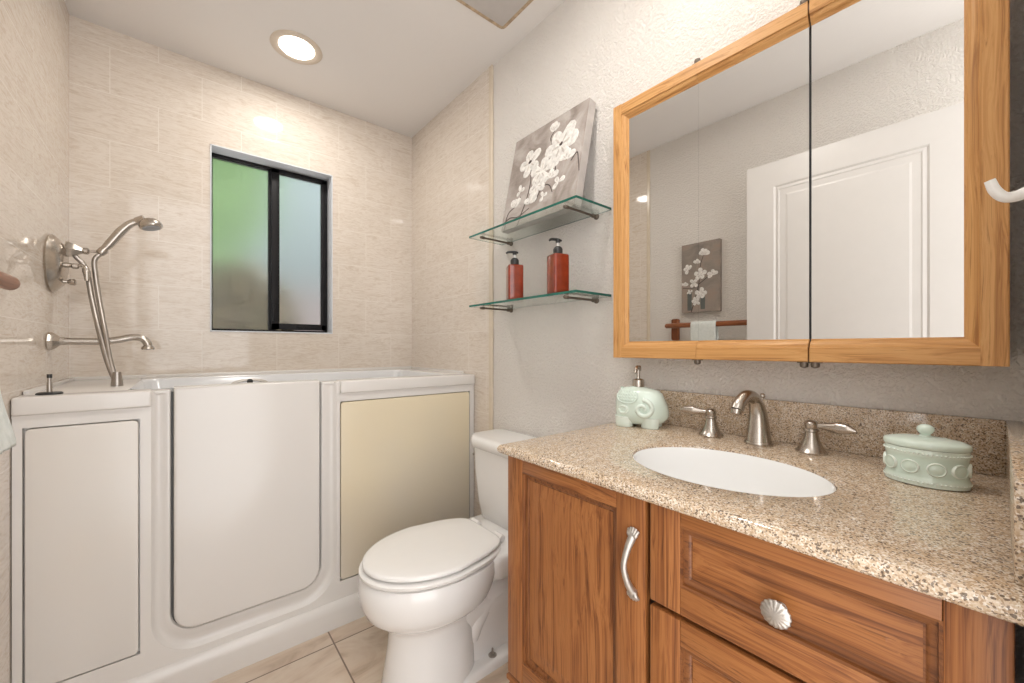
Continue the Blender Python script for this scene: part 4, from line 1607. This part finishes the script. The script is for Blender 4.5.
# rear shelf that carries the tank
rings = []
for k, z in ((0.03, 0.31), (0.01, 0.345), (0.0, 0.38), (0.0, 0.402), (0.006, 0.410)):
    rings.append([(x, TY + y, z) for x, y in rrect(0.80 + k, 1.125 - k, -0.165 + k, 0.165 - k, 0.04, 6)])
loft(bm, rings)
part('bowl', bm, M['porcelain'], toi, 50)
for s in (-1, 1):
    bm = nb()
    bp = (0.845, TY + s * 0.100, 0.030)
    lathe(bm, [(0, 0.015), (0.003, 0.015), (0.004, 0.010)], bp, (0, 0, 1), 16)
    lathe(bm, [(0.003, 0.008), (0.010, 0.008), (0.0105, 0.0035), (0.026, 0.0035), (0.027, 0.001)], bp, (0, 0, 1), 6)
    part('floor_bolt', bm, M['nickel_dark'], toi, 40)
bm = nb()
loft(bm, [egg(0.424, 0.884, 0.184, 0.4045, sq=5, taper=0.27), egg(0.420, 0.888, 0.188, 0.408, sq=5, taper=0.27), egg(0.420, 0.888, 0.188, 0.4165, sq=5, taper=0.27), egg(0.426, 0.882, 0.182, 0.4205, sq=5, taper=0.27)])
part('seat', bm, M['seat_plastic'], toi, 50)
bm = nb()
loft(bm, [egg(0.440, 0.872, 0.172, 0.4290, sq=7, taper=0.3), egg(0.431, 0.880, 0.180, 0.4300, sq=7, taper=0.3), egg(0.430, 0.881, 0.181, 0.4370, sq=7, taper=0.3), egg(0.433, 0.878, 0.178, 0.4405, sq=7, taper=0.3), egg(0.443, 0.869, 0.169, 0.4425, sq=7, taper=0.3), egg(0.50, 0.82, 0.11, 0.4440, sq=5, taper=0.3), egg(0.60, 0.72, 0.02, 0.4445)])
for s in (-1, 1):
    lathe(bm, [(-0.022, 0.012), (0.022, 0.012)], (0.893, TY + s * 0.075, 0.428), (0, 1, 0), 14)
part('lid', bm, M['seat_plastic'], toi, 50)
bm = nb()
rings = []
for z, x0, hw in ((0.405, 0.978, 0.150), (0.412, 0.968, 0.160), (0.48, 0.958, 0.170), (0.60, 0.950, 0.182), (0.705, 0.946, 0.187)):
    rings.append([(x, TY + y, z) for x, y in rrect(x0, 1.135, -hw, hw, 0.03, 6)])
loft(bm, rings)
part('tank', bm, M['porcelain'], toi, 50)
bm = nb()
rings = []
for z, k in ((0.702, 0.0), (0.704, -0.004), (0.722, -0.010), (0.735, -0.011), (0.743, -0.006), (0.7475, 0.006), (0.7485, 0.02)):
    rings.append([(x, TY + y, z) for x, y in rrect(0.940 + k, 1.142 - max(k, 0), -0.193 - k, 0.193 + k, 0.03, 6)])
loft(bm, rings)
part('tank_lid', bm, M['porcelain'], toi, 50)
bm = nb()
lathe(bm, [(0, 0.012), (0.008, 0.012), (0.012, 0.008)], (0.985, TY + 0.1855, 0.665), (0, 1, 0), 16)
tube(bm, [(0.985, TY + 0.192, 0.665), (0.972, TY + 0.195, 0.663), (0.962, TY + 0.196, 0.661)], [0.006, 0.006, 0.005], 10, 4)
part('flush_lever', bm, M['nickel_dark'], toi, 50)

# ------------------------------------------------------------------ hook on the side wall
hx, hz = 0.66, 1.283
WN = -0.034
hk = thing('robe_hook', 'white plastic coat hook on the side wall right of the mirror cabinet', 'hook', (hx, WN, hz))
bm = nb()
rings = []
for d, k in ((0, 1.0), (0.009, 1.0), (0.0125, 0.93), (0.014, 0.8), (0.0145, 0.4)):
    rings.append([(hx + 0.014 * k * math.cos(t), WN + d, hz + 0.036 * k * math.sin(t)) for t in [2 * PI * i / 28 for i in range(28)]])
loft(bm, rings)
part('plate', bm, M['hook_white'], hk, 50)
bm = nb()
tube(bm, [(hx, WN + 0.010, hz - 0.004), (hx - 0.002, WN + 0.020, hz - 0.008), (hx - 0.004, WN + 0.028, hz - 0.007), (hx - 0.006, WN + 0.034, hz + 0.001), (hx - 0.008, WN + 0.0375, hz + 0.012)],
     [0.0062, 0.0055, 0.0050, 0.0048, 0.0042], 14, 8)
part('hook_arm', bm, M['hook_white'], hk, 60)

# ------------------------------------------------------------------ ceiling things
def downlight(LX, LY, label):
    cl = thing('recessed_light', label, 'ceiling light', (LX, LY, CEIL))
    bm = nb()
    lathe(bm, [(0.0, 0.104), (0.003, 0.105), (0.006, 0.101), (0.008, 0.090), (0.007, 0.080), (0.002, 0.074), (0.0015, 0.070)], (LX, LY, CEIL + 0.0005), (0, 0, -1), 48, cap=(True, False))
    part('trim_ring', bm, M['trim_ring'], cl, 40)
    bm = nb()
    lathe(bm, [(0.0015, 0.072), (0.004, 0.070), (0.005, 0.05), (0.0055, 0.001)], (LX, LY, CEIL), (0, 0, -1), 40)
    part('lens', bm, M['lamp_glow'], cl, 40)


M['trim_ring'] = plain('aged_trim_ring', (0.66, 0.57, 0.47), 0.4)
downlight(0.397, 2.01, 'round lit recessed downlight in the ceiling above the bathtub')
downlight(0.50, 0.72, 'added round fill downlight, unseen in the ceiling between doorway and toilet')  # fixture added to go with the fill lamp, out of view

vt = thing('ceiling_vent', 'square grey ceiling vent with a yellowed rim above the toilet', 'vent', (0.87, 1.15, CEIL))
vx0, vx1, vy0, vy1 = 0.70, 1.052, 0.98, 1.335
bm = nb()
oo = rrect(vx0, vx1, vy0, vy1, 0.02, 5)
i2 = inset(oo, 0.014)
loft(bm, [[(x, y, CEIL + 0.001) for x, y in oo], [(x, y, CEIL - 0.004) for x, y in oo], [(x, y, CEIL - 0.004) for x, y in i2], [(x, y, CEIL + 0.001) for x, y in i2]], cap=(False, False))
part('rim', bm, M['vent_rim'], vt, 40)
bm = nb()
box(bm, (vx0 + 0.012, vy0 + 0.012, CEIL - 0.0035), (vx1 - 0.012, vy1 - 0.012, CEIL + 0.001), 0.001)
part('grille', bm, M['vent_grey'], vt, 40)

# the lit fixture on the wall above the mirror
vl = thing('vanity_light', 'nickel bar light with three frosted shades on the wall above the mirror', 'wall light', (XR, 0.27, 2.37))
bm = nb()
box(bm, (XR - 0.03, 0.0, 2.34), (XR, 0.54, 2.40), 0.008, 3)
part('back_plate', bm, M['nickel'], vl, 40)
for p in VAN:
    bm = nb()
    tube(bm, [(XR - 0.03, p[1], 2.37), (p[0] + 0.05, p[1], 2.40), (p[0], p[1], 2.395)], 0.008, 10, 5)
    part('arm', bm, M['nickel'], vl, 40)
    bm = nb()
    lathe(bm, [(0.0, 0.02), (-0.01, 0.028), (-0.05, 0.045), (-0.11, 0.062), (-0.112, 0.060), (-0.05, 0.042), (-0.012, 0.026)], (p[0], p[1], 2.40), (0, 0, 1), 24, cap=(True, False))
    part('shade', bm, M['shade_glow'], vl, 40)

# ------------------------------------------------------------------ garden beyond the window
gm = NT('hedge_leaves')
gn = gm.noise(gm.obj(), 9, 3)
gc = gm.ramp(gn, [(0.35, (0.11, 0.23, 0.07)), (0.65, (0.36, 0.52, 0.25))])
gm.l(gc, gm.b.inputs['Base Color'])
gm.set(Roughness=0.6)


def leafy(name, label, c, r, n, seed, mat, sz=0.05):
    rr = random.Random(seed)
    bm = nb()
    for _ in range(n):
        d = Vector((rr.gauss(0, 1), rr.gauss(0, 1), rr.gauss(0, 1))).normalized()
        p = Vector(c) + Vector((d.x * r[0], d.y * r[1], d.z * r[2])) * rr.uniform(0.6, 1.0)
        a, b = frame_from(Vector((rr.gauss(0, 1), rr.gauss(0, 1), rr.gauss(0, 1))))
        s = sz * rr.uniform(0.7, 1.3)
        face(bm, [p - a * s, p + b * s * 0.5, p + a * s, p - b * s * 0.5])
    lathe(bm, [(0, 0.03), (c[2], 0.02)], (c[0], c[1], 0), (0, 0, 1), 8)
    o = link(name, bm, mat, None, None)
    tag(o, label, 'shrub')
    return o


leafy('garden_shrub', 'green leafy shrub outside, blurred behind the left window pane', (0.12, 4.2, 2.75), (0.55, 0.45, 0.95), 2600, 3, gm.m, 0.07)
bk = NT('brown_hedge_leaves')
bc = bk.ramp(bk.noise(bk.obj(), 9, 3), [(0.35, (0.12, 0.11, 0.06)), (0.65, (0.30, 0.24, 0.16))])
bk.l(bc, bk.b.inputs['Base Color'])
leafy('garden_shrub', 'low brownish shrub outside, under the green one behind the left window pane', (0.24, 3.3, 1.30), (0.42, 0.28, 0.42), 1100, 5, bk.m, 0.06)
hw_ = nb()
box(hw_, (-3.0, 5.6, 0), (5.0, 5.8, 5.5))
for i in range(26):
    box(hw_, (-3.0, 5.585, 0.2 * i + 0.02), (5.0, 5.602, 0.2 * i + 0.19))
o = link('neighbouring_house', hw_, plain('pale_blue_siding', (0.185, 0.225, 0.235), 0.7, vary=0.15, vscale=1.5), None, None)
tag(o, 'pale blue sided house wall outside, blurred behind the right window pane', 'house')
gw = nb()
box(gw, (-1.5, 4.9, 0), (3.5, 5.0, 1.75))
for i in range(9):
    box(gw, (-1.5, 4.885, 0.18 * i + 0.1), (3.5, 4.9, 0.18 * i + 0.255))
o = link('garden_fence', gw, plain('weathered_fence', (0.17, 0.14, 0.14), 0.7, vary=0.2), None, None)
tag(o, 'brown board fence outside, blurred through the frosted window', 'fence')
